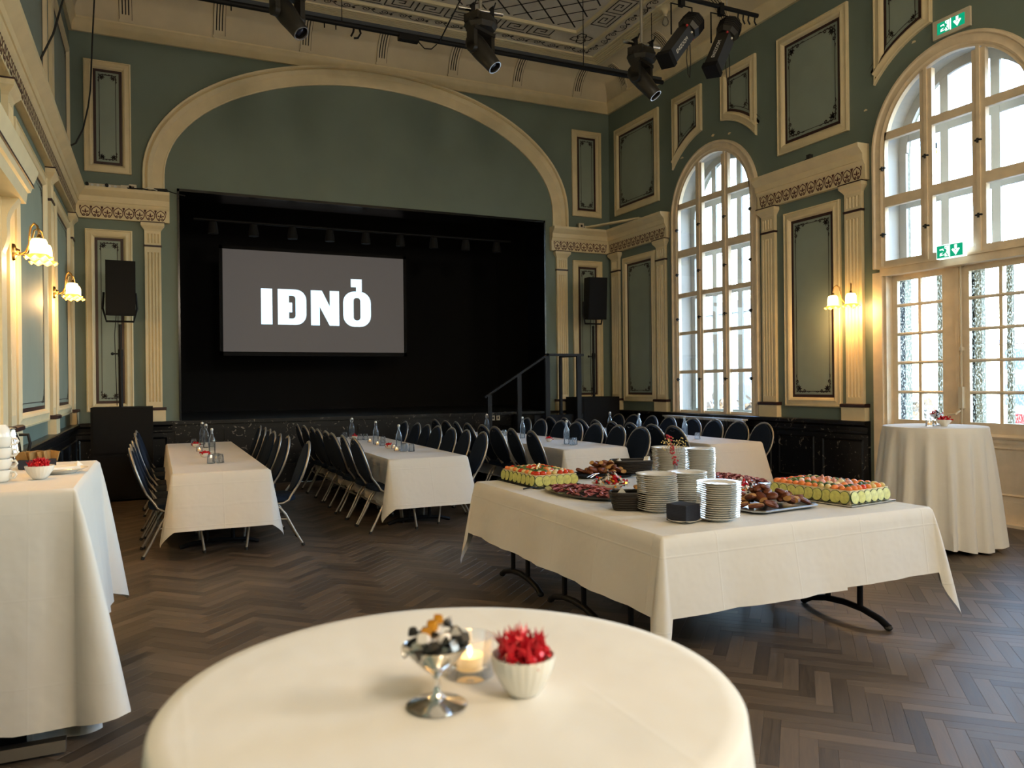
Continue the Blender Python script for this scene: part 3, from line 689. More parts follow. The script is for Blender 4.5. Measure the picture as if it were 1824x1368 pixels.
# ================================================================ WINDOWS AND DOORS
COLS = [(.387, .865), (-.237, .237), (-.865, -.387)]
ROWS = [(1.08, 1.685), (1.737, 2.33), (2.382, 2.953), (3.026, 3.628), (3.749, 4.431)]
RG = .865
def arch_top(a, b, zb, r, N=10):
    """pane polygon over [a,b] (relative), bottom zb, curved top"""
    xs = [b - (b - a) * k / N for k in range(N + 1)]
    return [(a, zb), (b, zb)] + [(x, max(zb + .005, ZS + math.sqrt(max(r * r - x * x, 0)))) for x in xs]
def arched_window(idx, c, rows, zb, label, T=FR, glass='pane'):
    w_ = thing('window_%d' % idx, label, 'window', kind='structure')
    mb = MB(T)
    path = [(c + HW, zb, 1, 0)] + [(c + HW * math.cos(PI * k / 32), ZS + HW * math.sin(PI * k / 32), math.cos(PI * k / 32), math.sin(PI * k / 32)) for k in range(33)] + [(c - HW, zb, -1, 0)]
    sweep(mb, path, [(-.012, -.02), (-.012, .035), (.012, .045), (.03, .038), (.085, .042), (.10, .06), (.125, .058), (.137, .03), (.137, 0)])
    mb.build('casing', M['wframe'], w_, 30)
    # reveal through the wall
    mb = MB(T); pts = [(p[0], p[1]) for p in path]
    for (a, b) in zip(pts, pts[1:]): mb.quad((a[0], a[1], 0), (b[0], b[1], 0), (b[0], b[1], -.30), (a[0], a[1], -.30))
    mb.build('reveal', M['reveal'], w_, 60)
    mb = MB(T)
    for (a, b) in zip(pts, pts[1:]): mb.quad((a[0], a[1], -.30), (b[0], b[1], -.30), (b[0], b[1], -.47), (a[0], a[1], -.47))
    mb.build('outer_stonework', M['stone'], w_, 60)
    # inner frame
    f_ = MB(T); d0, d1 = -.03, .03
    for s0, s1 in ((.865, .905), (-.905, -.865)): f_.box(c + s0, c + s1, zb, ZS, d0, d1)
    for sgn in (1, -1):
        f_.box(c + sgn * .312 - .075, c + sgn * .312 + .075, zb, ZS + math.sqrt(RG ** 2 - .387 ** 2) + .01, d0, d1)
        f_.box(c + sgn * .312 - .02, c + sgn * .312 + .02, zb, ZS + math.sqrt(RG ** 2 - .312 ** 2), d1, d1 + .014)
    N = 32; vs_ = []
    for k in range(N + 1):
        t = PI * k / N
        for r, d in ((RG, d0), (RG, d1), (.905, d1), (.905, d0)): vs_.append((c + r * math.cos(t), ZS + r * math.sin(t), d))
    f_.add(vs_, [(4 * k + j, 4 * k + (j + 1) % 4, 4 * k + 4 + (j + 1) % 4, 4 * k + 4 + j) for k in range(N) for j in range(4)])
    f_.build('frame', M['wframe'], w_, 30)
    zs = [zb] + [z for r in rows for z in r] + [4.527]
    bars = list(zip(zs[0::2], zs[1::2]))
    for z0, z1 in bars:
        dd = .012 if z1 - z0 < .06 else .03
        for a, b in COLS: MB(T).box(c + a, c + b, z0, z1, -dd, dd).build('glazing_bar', M['wframe'], w_, 0)
    bars_z = [(z0 + z1) / 2 for z0, z1 in bars]
    for a, b in COLS:
        for z0, z1 in rows: MB(T).quad((c + a, z0, 0), (c + b, z0, 0), (c + b, z1, 0), (c + a, z1, 0)).build('pane', M[glass], w_, 0)
        MB(T).poly([(c + p[0], p[1], 0) for p in arch_top(a, b, 4.527, RG)]).build('pane', M[glass], w_, 0)
    # little catches on the stiles
    h = MB(T)
    for s in (.885, .312, -.312, -.885):
        for z in ((zb + .55, 2.6, 3.35, 4.1) if zb < 2 else (3.3, 4.1)):
            if z > zb + .2: h.box(c + s - .035, c + s + .035, z - .008, z + .008, .03, .055); h.box(c + s - .008, c + s + .008, z - .03, z + .02, .03, .06)
    h.build('catch', M['rubber'], w_, 0)
    # outer storm window
    f_ = MB(T); e0, e1 = -.30, -.26
    for sgn in (1, -1):
        f_.box(c + sgn * .30 - .05, c + sgn * .30 + .05, zb, ZS + math.sqrt(.83 ** 2 - .3 ** 2), e0 + .003, e1 - .003); f_.box(c + sgn * .865 - .06, c + sgn * .865 + .035, zb, ZS - .001, e0 + .002, e1 - .002)
    vs_ = []
    for k in range(N + 1):
        t = PI * k / N
        for r, d in ((.79, e0), (.79, e1), (.905, e1), (.905, e0)): vs_.append((c + r * math.cos(t), ZS + r * math.sin(t), d))
    f_.add(vs_, [(4 * k + j, 4 * k + (j + 1) % 4, 4 * k + 4 + (j + 1) % 4, 4 * k + 4 + j) for k in range(N) for j in range(4)])
    for z0, z1 in bars:
        if z1 - z0 > .06: f_.box(c - .86, c + .86, z0, z1, e0 + .005, e1 - .005)
    f_.box(c - .86, c + .86, zb, zb + .06, e0 + .005, e1 - .005)
    f_.build('outer_frame', M['reveal'], w_, 30)
    return w_
arched_window(1, WIN_C[0], ROWS, 1.04, 'tall arched window of eighteen panes above the black radiator')
arched_window(2, WIN_C[1], [(2.98, 3.628), ROWS[4]], 2.90, 'arched fanlight of nine panes above the glazed double door')
arched_window(3, WIN_C[2], ROWS, 1.04, 'arched window beyond the double door, outside the view')
arched_window(4, WIN_C[3], ROWS, 1.04, 'last arched window along the wall, outside the view')
MB(FR).box(WIN_C[0] - 1.05, WIN_C[0] + 1.05, 1.02, 1.05, -.03, .05).build('window_sill', M['wframe'], bpy.data.objects['window_1'], 0)
# glazed double door under the fanlight
dc = WIN_C[1]
door = thing('door_1', 'cream glazed double door with small panes below the exit sign', 'door', kind='structure')
mb = MB(FR); mb.box(dc - .93, dc + .93, 2.80, 2.90, -.14, .055); mb.box(dc - .95, dc + .95, 2.885, 2.91, -.05, .075)
mb.build('transom_beam', M['wframe'], door, 20)
mb = MB(FR)
for sg in (1, -1):
    a, b = sorted((dc + sg * .905, dc + sg * 1.04)); mb.box(a, b, 0, 2.85, 0, .05); a, b = sorted((dc + sg * .87, dc + sg * .93)); mb.box(a, b, 0, 2.82, -.14, .02)
mb.box(dc - .93, dc + .93, 0, .03, -.2, .03)
mb.build('door_casing', M['wframe'], door, 0)
mb = MB(FR)
for sg in (1, -1): mb.quad((dc + sg * .905, 0, -.35), (dc + sg * .905, 2.9, -.35), (dc + sg * .905, 2.9, -.47), (dc + sg * .905, 0, -.47))
mb.build('outer_stonework', M['stone'], door, 0)
mb = MB(FR)
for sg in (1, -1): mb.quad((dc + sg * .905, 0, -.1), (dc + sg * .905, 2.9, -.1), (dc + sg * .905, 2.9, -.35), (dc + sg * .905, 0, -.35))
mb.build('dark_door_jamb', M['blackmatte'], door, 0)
D0, D1 = -.13, -.085
PR = [(1.07, 1.38), (1.415, 1.73), (1.765, 2.075), (2.11, 2.42), (2.455, 2.735)]
def leaf(s_h, s_m, pa, pb, name):
    """s_h hinge edge, s_m meeting edge, pa/pb glass span"""
    a, b = min(s_h, s_m), max(s_h, s_m); lf = MB(FR)
    lo, hi = min(pa, pb), max(pa, pb)
    lf.box(a, lo, .03, 2.80, D0, D1); lf.box(hi, b, .03, 2.80, D0, D1); lf.box(lo, hi, 2.735, 2.80, D0, D1); lf.box(lo, hi, .86, 1.07, D0, D1); lf.box(lo, hi, .03, .25, D0, D1); lf.box(lo, hi, .25, .86, D0 + .01, D1 - .015)
    lf.extrude([(.90, D1), (.90, D1 + .015), (.925, D1 + .03), (.95, D1 + .015), (.95, D1)], a + .01, b - .01)
    q = rect(lo + .04, hi - .04, .30, .82); qi = inset(q, .03)
    lf.add([(p[0], p[1], D1 - .015) for p in q] + [(p[0], p[1], D1 + .004) for p in inset(q, .015)] + [(p[0], p[1], D1 - .014) for p in qi], [(i, (i + 1) % 4, 4 + (i + 1) % 4, 4 + i) for i in range(4)] + [(4 + i, 4 + (i + 1) % 4, 8 + (i + 1) % 4, 8 + i) for i in range(4)])
    lo_ = lf.build(name, M['wframe'], door, 20)
    mid = (lo + hi) / 2
    MB(FR).box(mid - .018, mid + .018, 1.07, 2.735, D0 + .005, D1 - .005).build('glazing_bar', M['wframe'], lo_, 0)
    for (za, zb_), (zc, zd) in zip(PR, PR[1:]): MB(FR).extrude([(zb_, D0 + .008), (zb_, D1 - .008), ((zb_ + zc) / 2, D1 + .006), (zc, D1 - .008), (zc, D0 + .008)], lo, hi).build('glazing_bar', M['wframe'], lo_, 0)
    for za, zb_ in PR:
        for x0, x1 in ((lo, mid - .018), (mid + .018, hi)): MB(FR).quad((x0, za, -.108), (x1, za, -.108), (x1, zb_, -.108), (x0, zb_, -.108)).build('pane', M['dirty'], lo_, 0)
    return lo_
l1 = leaf(dc + .875, dc + .02, dc + .80, dc + .215, 'door_leaf'); l2 = leaf(dc - .875, dc + .018, dc - .80, dc - .105, 'door_leaf')
mb = MB(FR); mb.box(dc + .0, dc + .05, .03, 2.80, D1, D1 + .02); mb.build('meeting_strip', M['wframe'], l2, 0)
mb = MB(FR); mb.tube([(dc - .03, .1, D1 + .03), (dc - .03, 2.82, D1 + .03)], .011, 8)
mb.box(dc - .055, dc - .005, 1.22, 1.46, D1, D1 + .055); mb.box(dc - .045, dc - .015, 1.86, 1.90, D1, D1 + .045); mb.box(dc - .05, dc, 2.79, 2.84, D1, D1 + .05); mb.tube([(dc - .03, 1.20, D1 + .05), (dc + .0, 1.16, D1 + .09), (dc + .09, 1.15, D1 + .10)], .011, 8)
mb.build('bolt_and_lever', M['off'], door, 30)
# storm doors outside (dark) seen through the glass
mb = MB(FR)
mb.box(dc - .10, dc - .02, 0, 2.85, -.37, -.30); mb.box(dc + .40, dc + .46, 0, 2.85, -.37, -.33); mb.box(dc - .42, dc - .36, 0, 2.85, -.37, -.33)
for z in (.0, 2.78): mb.box(dc - .9, dc + .9, z, z + .10, -.40, -.34)
mb.box(dc - .9, dc + .9, 1.0, 1.06, -.40, -.34)
sd = mb.build('outer_door_frame', M['stone'], door, 0)
MB(FR).box(dc - .02, dc + .11, 0, 2.85, -.37, -.28).build('outer_door_edge', M['blackmatte'], door, 0)

# ---- exit signs
def exit_sign(loc, name_label, wdt, hgt, rz, plate):
    t = thing('exit_sign', name_label, 'exit sign', loc, rz, 'green exit signs')
    mb = MB()   # local: x along sign, z up, -y faces the room
    if plate: MB().box(-wdt / 2 - .05, wdt / 2 + .05, .0, .03, -hgt / 2 - .03, hgt / 2 + .03).build('back_plate', M['off'], t, 0)
    else:
        MB().box(-wdt / 2, wdt / 2, .0, .06, -hgt / 2, hgt / 2).build('housing', M['exitwhite'], t, 0)
    y = -.004
    MB().box(-wdt / 2 + .008, wdt / 2 - .008, y, .0, -hgt / 2 + .012, hgt / 2 - .012).build('green_face', M['exitgreen'], t, 0)
    p = MB(); k = hgt; q = y - .002
    def F(pts, ox): p.poly([(ox + a * k, q, b * k) for a, b in pts])
    ox = wdt * .23
    F([(-.10, .36), (.10, .36), (.10, .02), (-.10, .02)], ox); F([(-.32, .06), (-.20, .12), (0, -.06), (.20, .12), (.32, .06), (0, -.38)], ox)
    ox = -wdt * .22
    F([(.08, .38), (.42, .38), (.42, -.36), (.08, -.36)], ox)
    p2 = MB()
    def G(pts): p2.poly([(ox + a * k, q - .001, b * k) for a, b in pts])
    G([(.14, .30), (.22, .30), (.22, .22), (.14, .22)]); G([(-.02, .18), (.16, .20), (.24, .06), (.18, -.08), (.08, -.04)]); G([(.08, -.04), (.18, -.08), (.30, -.20), (.36, -.34), (.29, -.34), (.22, -.20)]); G([(.10, -.04), (.16, -.08), (-.02, -.22), (-.14, -.20), (-.14, -.14)])
    F([(-.30, .20), (-.02, .22), (.10, .10), (.02, .02), (-.10, .12), (-.30, .10)], ox); F([(-.28, -.10), (-.06, -.06), (.06, -.26), (-.30, -.30)], ox)
    p.box(-.006, .006, q, q + .001, -hgt / 2 + .012, hgt / 2 - .012)
    p.build('pictograms', M['exitwhite'], t, 0); p2.build('running_figure', M['exitgreen'], t, 0)
    return t
exit_sign((XR - .035, 5.72, 5.47), 'green lit exit sign on a plate above the fanlight arch', .34, .15, -PI / 2, True)
exit_sign((XR - .16, 5.67, 2.95), 'green exit sign box on the beam over the double door', .315, .155, -PI / 2, False)

# ---- wall lamps with tulip shades
def shade(parent, at, k=1.0):
    prof = [(.018, 0), (.045, -.006), (.056, -.03), (.059, -.07), (.058, -.10), (.064, -.122)]
    MB().lathe([(r * k, z * k) for r, z in prof], 22, at).build('glass_shade', M['shadelit'], parent, 60)
    n = 36; vs_ = []
    for j, (r, z) in enumerate([(.063, -.118), (.075, -.135), (.095, -.148)]):
        for i in range(n):
            a = 2 * PI * i / n; wv = math.sin(a * 9) * (.0, .004, .010)[j]; vs_.append((at[0] + (r + wv * .6) * k * math.cos(a), at[1] + (r + wv * .6) * k * math.sin(a), at[2] + (z + wv) * k))
    MB().add(vs_, [(j * n + i, j * n + (i + 1) % n, (j + 1) * n + (i + 1) % n, (j + 1) * n + i) for j in range(2) for i in range(n)]).build('shade_rim', M['shaderim'], parent, 60)
    MB().lathe([(.001, .035), (.014, .03), (.02, .0), (.001, 0)], 12, at).build('shade_cap', M['brass'], parent, 60)
    l = bpy.data.lights.new('lamp_bulb', 'POINT'); l.energy = LAMP_W; l.color = (1, .60, .24); l.shadow_soft_size = .05
    lo = link(bpy.data.objects.new('lamp_bulb', l)); lo.parent = parent; lo.location = (at[0], at[1], at[2] - .19 * k)
LAMP_W = 6.5
def wall_lamp(loc, rz, label):
    """local: wall plane at y=0, room towards -y"""
    t = thing('wall_lamp', label, 'wall lamp', loc, rz, 'brass wall lamps with tulip shades')
    MB().lathe([(.001, .0), (.062, .0), (.055, .018), (.03, .026), (.02, .05), (.001, .05)], 20, axis=(0, -1, 0), sx=.75, sy=1.15).build('wall_rose', M['brass'], t, 50)
    for sg in (-1, 1):
        arm = [(0, -.03, 0), (sg * .02, -.06, -.015), (sg * .05, -.10, .0), (sg * .075, -.125, .06), (sg * .08, -.13, .14), (sg * .09, -.14, .20), (sg * .11, -.165, .225), (sg * .135, -.19, .20), (sg * .14, -.20, .15), (sg * .14, -.20, .11)]
        MB().tube(arm, .0085, 8).build('arm', M['brass'], t, 60); shade(t, (sg * .14, -.20, .10), 1.1)
    return t
wall_lamp((XL + .052, 7.43, 2.665), PI / 2, 'large double brass wall lamp nearest the viewer on the inner wall')
wall_lamp((XL + .052, 10.2, 2.645), PI / 2, 'farther double brass wall lamp on the inner wall near the stage')
wall_lamp((XR - .052, 7.055, 2.52), -PI / 2, 'double brass wall lamp on the pilaster beside the double door')
# further lamps of the same kind along the rest of the hall
wall_lamp((XL + .052, 4.4, 2.65), PI / 2, 'double brass wall lamp farther back along the inner wall')
# unseen lamps added behind the viewer for warm fill light
def added_chandelier(x, y, label):
    t = thing('added_chandelier', label, 'added_chandelier', (x, y, 0), 0, 'added fill lamps of the rear hall')
    MB().cyl((0, 0, 4.9), (0, 0, ZC), .014).build('rod', M['brass'], t); mb = MB(); mb.ball((0, 0, 4.85), .10)
    for k in range(8):
        a = PI / 4 * k; mb.tube([(0, 0, 4.85), (.35 * math.cos(a), .35 * math.sin(a), 4.70), (.62 * math.cos(a), .62 * math.sin(a), 4.80)], .012, 6)
    mb.build('arms', M['brass'], t)
    for k in range(8):
        a = PI / 4 * k; MB().ball((.62 * math.cos(a), .62 * math.sin(a), 4.90), .085, 12, 8).build('globe', M['shadelit'], t, 60)
    l = bpy.data.lights.new('added_fill_light', 'POINT'); l.energy = FILL_W; l.color = (1, .83, .62); l.shadow_soft_size = .6
    o = link(bpy.data.objects.new('added_fill_light', l)); o.parent = t; o.location = (0, 0, 4.3)
FILL_W = 250
added_chandelier(1.3, -2.2, 'added unseen brass fill lamp over the rear of the hall, inner-wall side'); added_chandelier(5.6, -2.2, 'added unseen brass fill lamp over the rear of the hall, window side')

# ---- doorway with projecting hood on the inner wall (only its far end is in view)
dl = thing('door_2', 'doorway surround with cream bracketed hood beside the wall lamp', 'door', kind='structure')
mb = MB(FL); mb.box(6.48, 6.72, 0, 2.98, 0, .10); mb.box(6.50, 6.70, .0, 2.98, .10, .115); mb.box(4.75, 4.99, 0, 2.98, 0, .10)
mb.build('door_casing', M['cream'], dl, 0)
mb = MB(FL)
mb.extrude([(2.92, 0), (2.92, .24), (3.0, .25), (3.005, .27), (3.05, .285), (3.07, .29), (3.12, .31), (3.15, .32), (3.165, .32), (3.20, 0)], 4.7, 6.72); mb.build('hood', M['cream'], dl, 20)
MB(FL).box(4.7, 6.725, 3.04, 3.058, .0, .292).build('hood_stripe', M['maroon'], dl, 0)
for s in (6.52, 4.85):
    mb = MB(FL); pr = [(2.92, .10), (2.92, .22)] + [(2.90 - .36 * k / 8, .21 - .09 * math.sin(PI * k / 16) - .02 * math.sin(PI * k / 4)) for k in range(9)] + [(2.50, .10)]
    mb.extrude(pr, s, s + .13); mb.build('bracket', M['cream'], dl, 30)
MB(FL).quad((4.99, 0, .02), (6.48, 0, .02), (6.48, 2.92, .02), (4.99, 2.92, .02)).build('door_leaf', M['cream'], dl, 0)

# ---- radiator below window
rd = thing('radiator', 'long black column radiator with white lid below the arched window', 'radiator', (0, 0, 0))
mb = MB(FR)
n = 26
for k in range(n):
    s = 8.96 + (10.86 - 8.96) * (k + .5) / n
    MB(FR).box(s - .030, s + .030, .12, .945, .115, .205).build('fin', M['radiator'], rd, 0)
mb.box(8.93, 10.89, .10, .13, .14, .17); mb.build('bottom_pipe', M['radiator'], rd, 0)
mb = MB(FR); mb.box(8.93, 10.89, .965, .985, .108, .225)
for k in range(n): s = 8.96 + 1.9 * (k + .5) / n; mb.box(s - .028, s + .028, .945, .966, .11, .215)
mb.build('lid', M['radtop'], rd, 0)

# ---- outside world
gr = MB().box(XR + .45, 120, -60, 90, -1.1, -1.0).build('ground', M['out_ground'], smooth=0); tag(gr, 'frosty ground outside the windows', 'ground', kind='structure')
def facade(name, label, x, y0, y1, zt, wallm, nx, nz):
    t = thing(name, label, 'building', (x, 0, -1.0)); MB().box(0, 8, y0, y1, 0, zt).build('wall', wallm, t, 0)
    MB().add([(-.4, y0 - .3, zt), (8.4, y0 - .3, zt), (8.4, y1 + .3, zt), (-.4, y1 + .3, zt), (4, y0, zt + 1.6), (4, y1, zt + 1.6)], [(0, 3, 5, 4), (1, 4, 5, 2), (0, 4, 1), (3, 2, 5), (0, 1, 2, 3)]).build('roof', M['roofgrey'], t, 0)
    for j in range(nz):
        for i in range(nx):
            yc = y0 + (y1 - y0) * (i + .5) / nx; zc = zt * (j + .55) / nz; hw = (y1 - y0) / nx * .26; hh = zt / nz * .30
            f_ = MB().box(-.10, 0, yc - hw - .15, yc + hw + .15, zc - hh - .15, zc + hh + .15).build('window', M['out_white'], t, 0)
            p = MB().box(-.13, -.10, yc - hw, yc - .05, zc - hh, zc + hh).box(-.13, -.10, yc + .05, yc + hw, zc - hh, zc + hh).build('pane', M['out_dark'], f_, 0)
    return t
facade('townhouse', 'pale blue house with white framed windows seen through the arched window', 42, 40, 64, 8.0, M['skin_out'], 8, 3)
facade('townhouse', 'white low house seen through the glazed double door', 55, 20, 36, 5.0, M['out_white'], 6, 2)
def bush(loc, r, h, label):
    t = thing('hedge_bush', label, 'bush', loc, 0, 'winter bushes outside the windows'); R2 = random.Random(int(loc[0] * 31 + loc[1] * 17)); mb = MB()
    for k in range(170):
        a = R2.uniform(0, 2 * PI); e = R2.uniform(-.2, 1); q = (r * math.cos(a) * math.sqrt(max(0, 1 - e * e * .6)) * R2.uniform(.6, 1), r * math.sin(a) * R2.uniform(.6, 1), h * (.2 + .8 * max(0, e)) * R2.uniform(.7, 1)); s_ = .22 * R2.uniform(.6, 1.4)
        v1 = Vector((R2.uniform(-1, 1), R2.uniform(-1, 1), R2.uniform(-1, 1))) * s_; v2 = Vector((R2.uniform(-1, 1), R2.uniform(-1, 1), R2.uniform(-1, 1))) * s_; p = Vector(q)
        mb.add([tuple(p - v1), tuple(p + v2), tuple(p + v1), tuple(p - v2)], [(0, 1, 2, 3)])
    mb.build('twigs', M['out_bush'], t, 0); MB().cyl((0, 0, 0), (0, 0, h * .6), .08).build('stem', M['stalk'], t)
for i, (x, y, r, h) in enumerate([(20, 21.5, 1.4, 2.0), (20, 25.3, 1.5, 2.3), (21, 29, 1.5, 2.0), (25, 18.5, 1.4, 2.1), (20.5, 33, 1.5, 2.2), (27, 15, 1.4, 1.6)]):
    bush((x, y, -1), r, h, '%s bare winter bush outside, counted from the stage-side window' % ORD[i])
pb = thing('post_box', 'red box standing outside behind the double door glass', 'box', (14.5, 8.9, -1.0)); MB().box(-.25, .25, -.2, .2, .9, 1.9).build('body', M['postbox'], pb, 0); MB().cyl((0, 0, 0), (0, 0, .9), .06).build('post', M['black'], pb)
for i, (y, z) in enumerate(((5.95, 4.28), (6.42, 4.20), (5.35, 4.40))):
    t = thing('festoon_bulb', '%s amber festoon bulb hanging outside the fanlight' % ('middle', 'stage-side', 'farthest')[i], 'bulb', (XR + .62, y * 8.67 / 8.05, z + .08), 0, 'festoon bulbs outside')
    MB().cyl((0, 0, 0), (0, 0, .07), .024).build('socket', M['rubber'], t); MB().cyl((0, 0, .07), (0, 0, 1.3), .004, n=5).build('drop_wire', M['rubber'], t); MB().ball((0, 0, -.03), .035, 10, 6).build('glass_bulb', mat('amber_bulb_%d' % i, (.9, .5, .1), .3, emis=(1, .55, .1), estr=1.2), t, 60)
# ================================================================ STAGE THINGS
s_ = thing('projection_screen', 'wide grey projection screen on stage showing white IDNO lettering', 'screen', (0, 15.2, 0))
MB().box(1.14, 4.59, 0, .012, 2.196, 4.10).build('screen_surface', M['screen'], s_, 0)
mb = MB(); mb.box(1.08, 4.65, -.01, .03, 4.10, 4.16); mb.box(1.08, 4.65, -.01, .03, 2.12, 2.196); mb.box(1.08, 1.14, -.01, .03, 2.12, 4.16); mb.box(4.59, 4.65, -.01, .03, 2.12, 4.16); mb.build('screen_border', M['blackmatte'], s_, 0)
FS = lambda a, b, c: (a, -.004 - c, b)
zb_, zt_ = 2.716, 3.393
def letter(fn):
    mb = MB(FS); fn(mb); return mb.build('projected_letter', M['letters'], s_, 0)
letter(lambda m: m.poly([(1.815, zb_, 0), (2.02, zb_, 0), (2.02, zt_, 0), (1.815, zt_, 0)]))
def ring_letter(m, outer, inner):
    n = len(outer)
    for i in range(n): j = (i + 1) % n; m.quad((*outer[i], 0), (*outer[j], 0), (*inner[j], 0), (*inner[i], 0))
def rr(x0, x1, z0, z1, r, left_round=True, n=6):
    P = []
    for cx, cz, a0, rd in ((x1 - r, z1 - r, 0, True), (x0 + r, z1 - r, PI / 2, left_round), (x0 + r, z0 + r, PI, left_round), (x1 - r, z0 + r, 1.5 * PI, True)):
        for k in range(n + 1):
            a = a0 + PI / 2 * k / n
            if rd: P.append((cx + r * math.cos(a), cz + r * math.sin(a)))
            else: P.append((x0, z1 if a0 < 2 else z0))
    return P
def let_D(m):
    ring_letter(m, rr(2.12, 2.652, zb_, zt_, .20, False), rr(2.327, 2.448, 2.836, 3.273, .06, False)); m.quad((2.30, 2.955, .001), (2.385, 2.955, .001), (2.385, 3.14, .001), (2.30, 3.14, .001))
letter(let_D)
def let_N(m):
    m.poly([(2.738, zb_, 0), (2.906, zb_, 0), (2.906, zt_, 0), (2.738, zt_, 0)]); m.poly([(3.10, zb_, 0), (3.283, zb_, 0), (3.283, zt_, 0), (3.10, zt_, 0)]); m.poly([(2.738, zt_, .001), (2.95, zt_, .001), (3.283, zb_, .001), (3.095, zb_, .001)])
letter(let_N)
def let_O(m):
    ring_letter(m, rr(3.362, 3.914, 2.703, 3.40, .22), rr(3.568, 3.703, 2.83, 3.276, .06)); m.poly([(3.517, 3.485, 0), (3.62, 3.485, 0), (3.62, 3.40, 0), (3.735, 3.40, 0), (3.735, 3.646, 0), (3.517, 3.646, 0)])
letter(let_O)
# stage lighting rail just inside the opening
t = thing('stage_light_bar', 'dark row of stage lamps hanging under the top of the stage opening', 'light bar', (0, 13.9, 0))
MB().cyl((.6, 0, 4.35), (6.4, 0, 4.35), .025).build('pipe', M['black'], t)
for k in range(9): MB().lathe([(.001, .0), (.06, .0), (.085, -.14), (.085, -.20), (.001, -.19)], 12, (.9 + k * .65, 0, 4.32)).build('lamp_can', M['blackmatte'], t, 40)
# ---- speakers and subs
def sub_box(loc, wx, dy, h, label):
    t = thing('subwoofer', label, 'speaker', loc, 0, 'black subwoofers at the stage corners')
    MB().box(-wx / 2, wx / 2, -dy / 2, dy / 2, .03, h).build('cabinet', M['speaker'], t, 0)
    mb = MB(); mb.box(-wx / 2 + .03, wx / 2 - .03, -dy / 2 - .012, -dy / 2, .06, h / 2 - .02); mb.box(-wx / 2 + .03, wx / 2 - .03, -dy / 2 - .012, -dy / 2, h / 2 + .02, h - .03); mb.build('grille', M['speaker'], t, 0)
    for a in (-1, 1):
        for b in (-1, 1): MB().cyl((a * (wx / 2 - .06), b * (dy / 2 - .06), 0), (a * (wx / 2 - .06), b * (dy / 2 - .06), .03), .025).build('foot', M['rubber'], t)
sub_box((-.42, 12.08, 0), .76, .60, 1.28, 'black subwoofer pair beside the stage on the inner-wall side')
sub_box((7.30, 12.32, 0), .78, .60, 1.29, 'black subwoofer beside the stage on the window side')
def speaker(loc, rz, label, zs_, zh):
    t = thing('speaker_stand_pole', 'black speaker pole with yoke, ' + label, 'speaker stand', loc, 0, 'speaker poles')
    MB().cyl((0, 0, 0), (0, 0, .75), .026).build('lower_tube', M['black'], t); MB().cyl((0, 0, .75), (0, 0, zs_ - .12), .020).build('upper_tube', M['black'], t)
    mb = MB(); mb.cyl((0, 0, .70), (0, 0, .80), .034); mb.cyl((-.09, 0, .74), (0, 0, .74), .010); mb.ball((-.10, 0, .74), .022); mb.build('clamp', M['black'], t)
    mb = MB(); mb.tube([(-.20, 0, zs_ + .32), (-.215, 0, zs_ + .10), (-.17, 0, zs_ - .08), (.17, 0, zs_ - .08), (.215, 0, zs_ + .10), (.20, 0, zs_ + .32)], .016, 6); mb.build('yoke', M['black'], t)
    s = thing('speaker', 'black loudspeaker on a pole, ' + label, 'speaker', (loc[0], loc[1], loc[2] + zs_), rz, 'black loudspeakers on poles')
    w2, d2 = .185, .18; R_ = Matrix.Rotation(math.radians(4), 3, 'X')
    mb = MB(); vs_ = []
    for z in (-.0, zh):
        for x, y in ((-w2, -d2), (w2, -d2), (w2 * .62, d2), (-w2 * .62, d2)): vs_.append(tuple(R_ @ Vector((x, y, z))))
    mb.add(vs_, [(0, 1, 2, 3), (4, 5, 6, 7), (0, 1, 5, 4), (1, 2, 6, 5), (2, 3, 7, 6), (3, 0, 4, 7)]); mb.build('cabinet', M['speaker'], s, 0)
    vs_ = [tuple(R_ @ Vector((x, y, z))) for y in (-d2 - .012, -d2) for x, z in ((-w2 + .012, .02), (w2 - .012, .02), (w2 - .012, zh - .02), (-w2 + .012, zh - .02))]
    MB().add(vs_, [(0, 1, 2, 3), (0, 1, 5, 4), (1, 2, 6, 5), (2, 3, 7, 6), (3, 0, 4, 7)]).build('grille', M['speaker'], s, 0)
    MB().tube([(-.05, .0, zs_), (-.07, -.02, 1.0), (-.06, .0, .5), (-.05, 0, .02)], .006, 6).build('cable', M['rubber'], t)
speaker((-.44, 12.05, 1.28), .08, 'inner-wall side of the stage', 1.27, .75)
speaker((7.32, 12.30, 1.29), -.1, 'window side of the stage', 1.42, .76)
# ---- steps and handrail up to the stage
st = thing('stage_steps', 'black steps rising to the stage at its window side', 'steps', (0, 0, 0))
for k in range(5):
    x = 4.85 + k * .26; MB().box(x, x + .28 if k < 4 else 6.85, 11.88, 12.75, 0 if k == 4 else max(0, .2 * k), .2 * (k + 1)).build('step', M['stageblack'], st, 0)
hr = thing('handrail', 'black flat handrail with posts beside the stage steps', 'handrail', (0, 0, 0))
yh = 11.80; rail = lambda x: 1.345 + (x - 4.99) * (2.035 - 1.345) / (6.10 - 4.99)
for x in (5.02, 5.565): MB().box(x - .038, x + .038, yh - .02, yh + .02, 0, rail(x) - .0).build('post', M['black'], hr, 0)
for x in (6.10, 6.72): MB().box(x - .042, x + .042, yh - .02, yh + .02, 0, 2.02).build('post', M['black'], hr, 0)
MB().bar((4.93, yh, 1.325), (6.12, yh, 2.045), .06, .035).build('sloping_rail', M['black'], hr, 0); MB().box(6.08, 6.81, yh - .03, yh + .03, 2.015, 2.055).build('top_rail', M['black'], hr, 0)
MB().box(6.62, 6.665, yh + .5, yh + .55, 1.0, 2.03).build('post', M['black'], hr, 0); MB().bar((6.64, yh + .53, 2.02), (6.74, yh, 2.02), .05, .03).build('return_rail', M['black'], hr, 0)
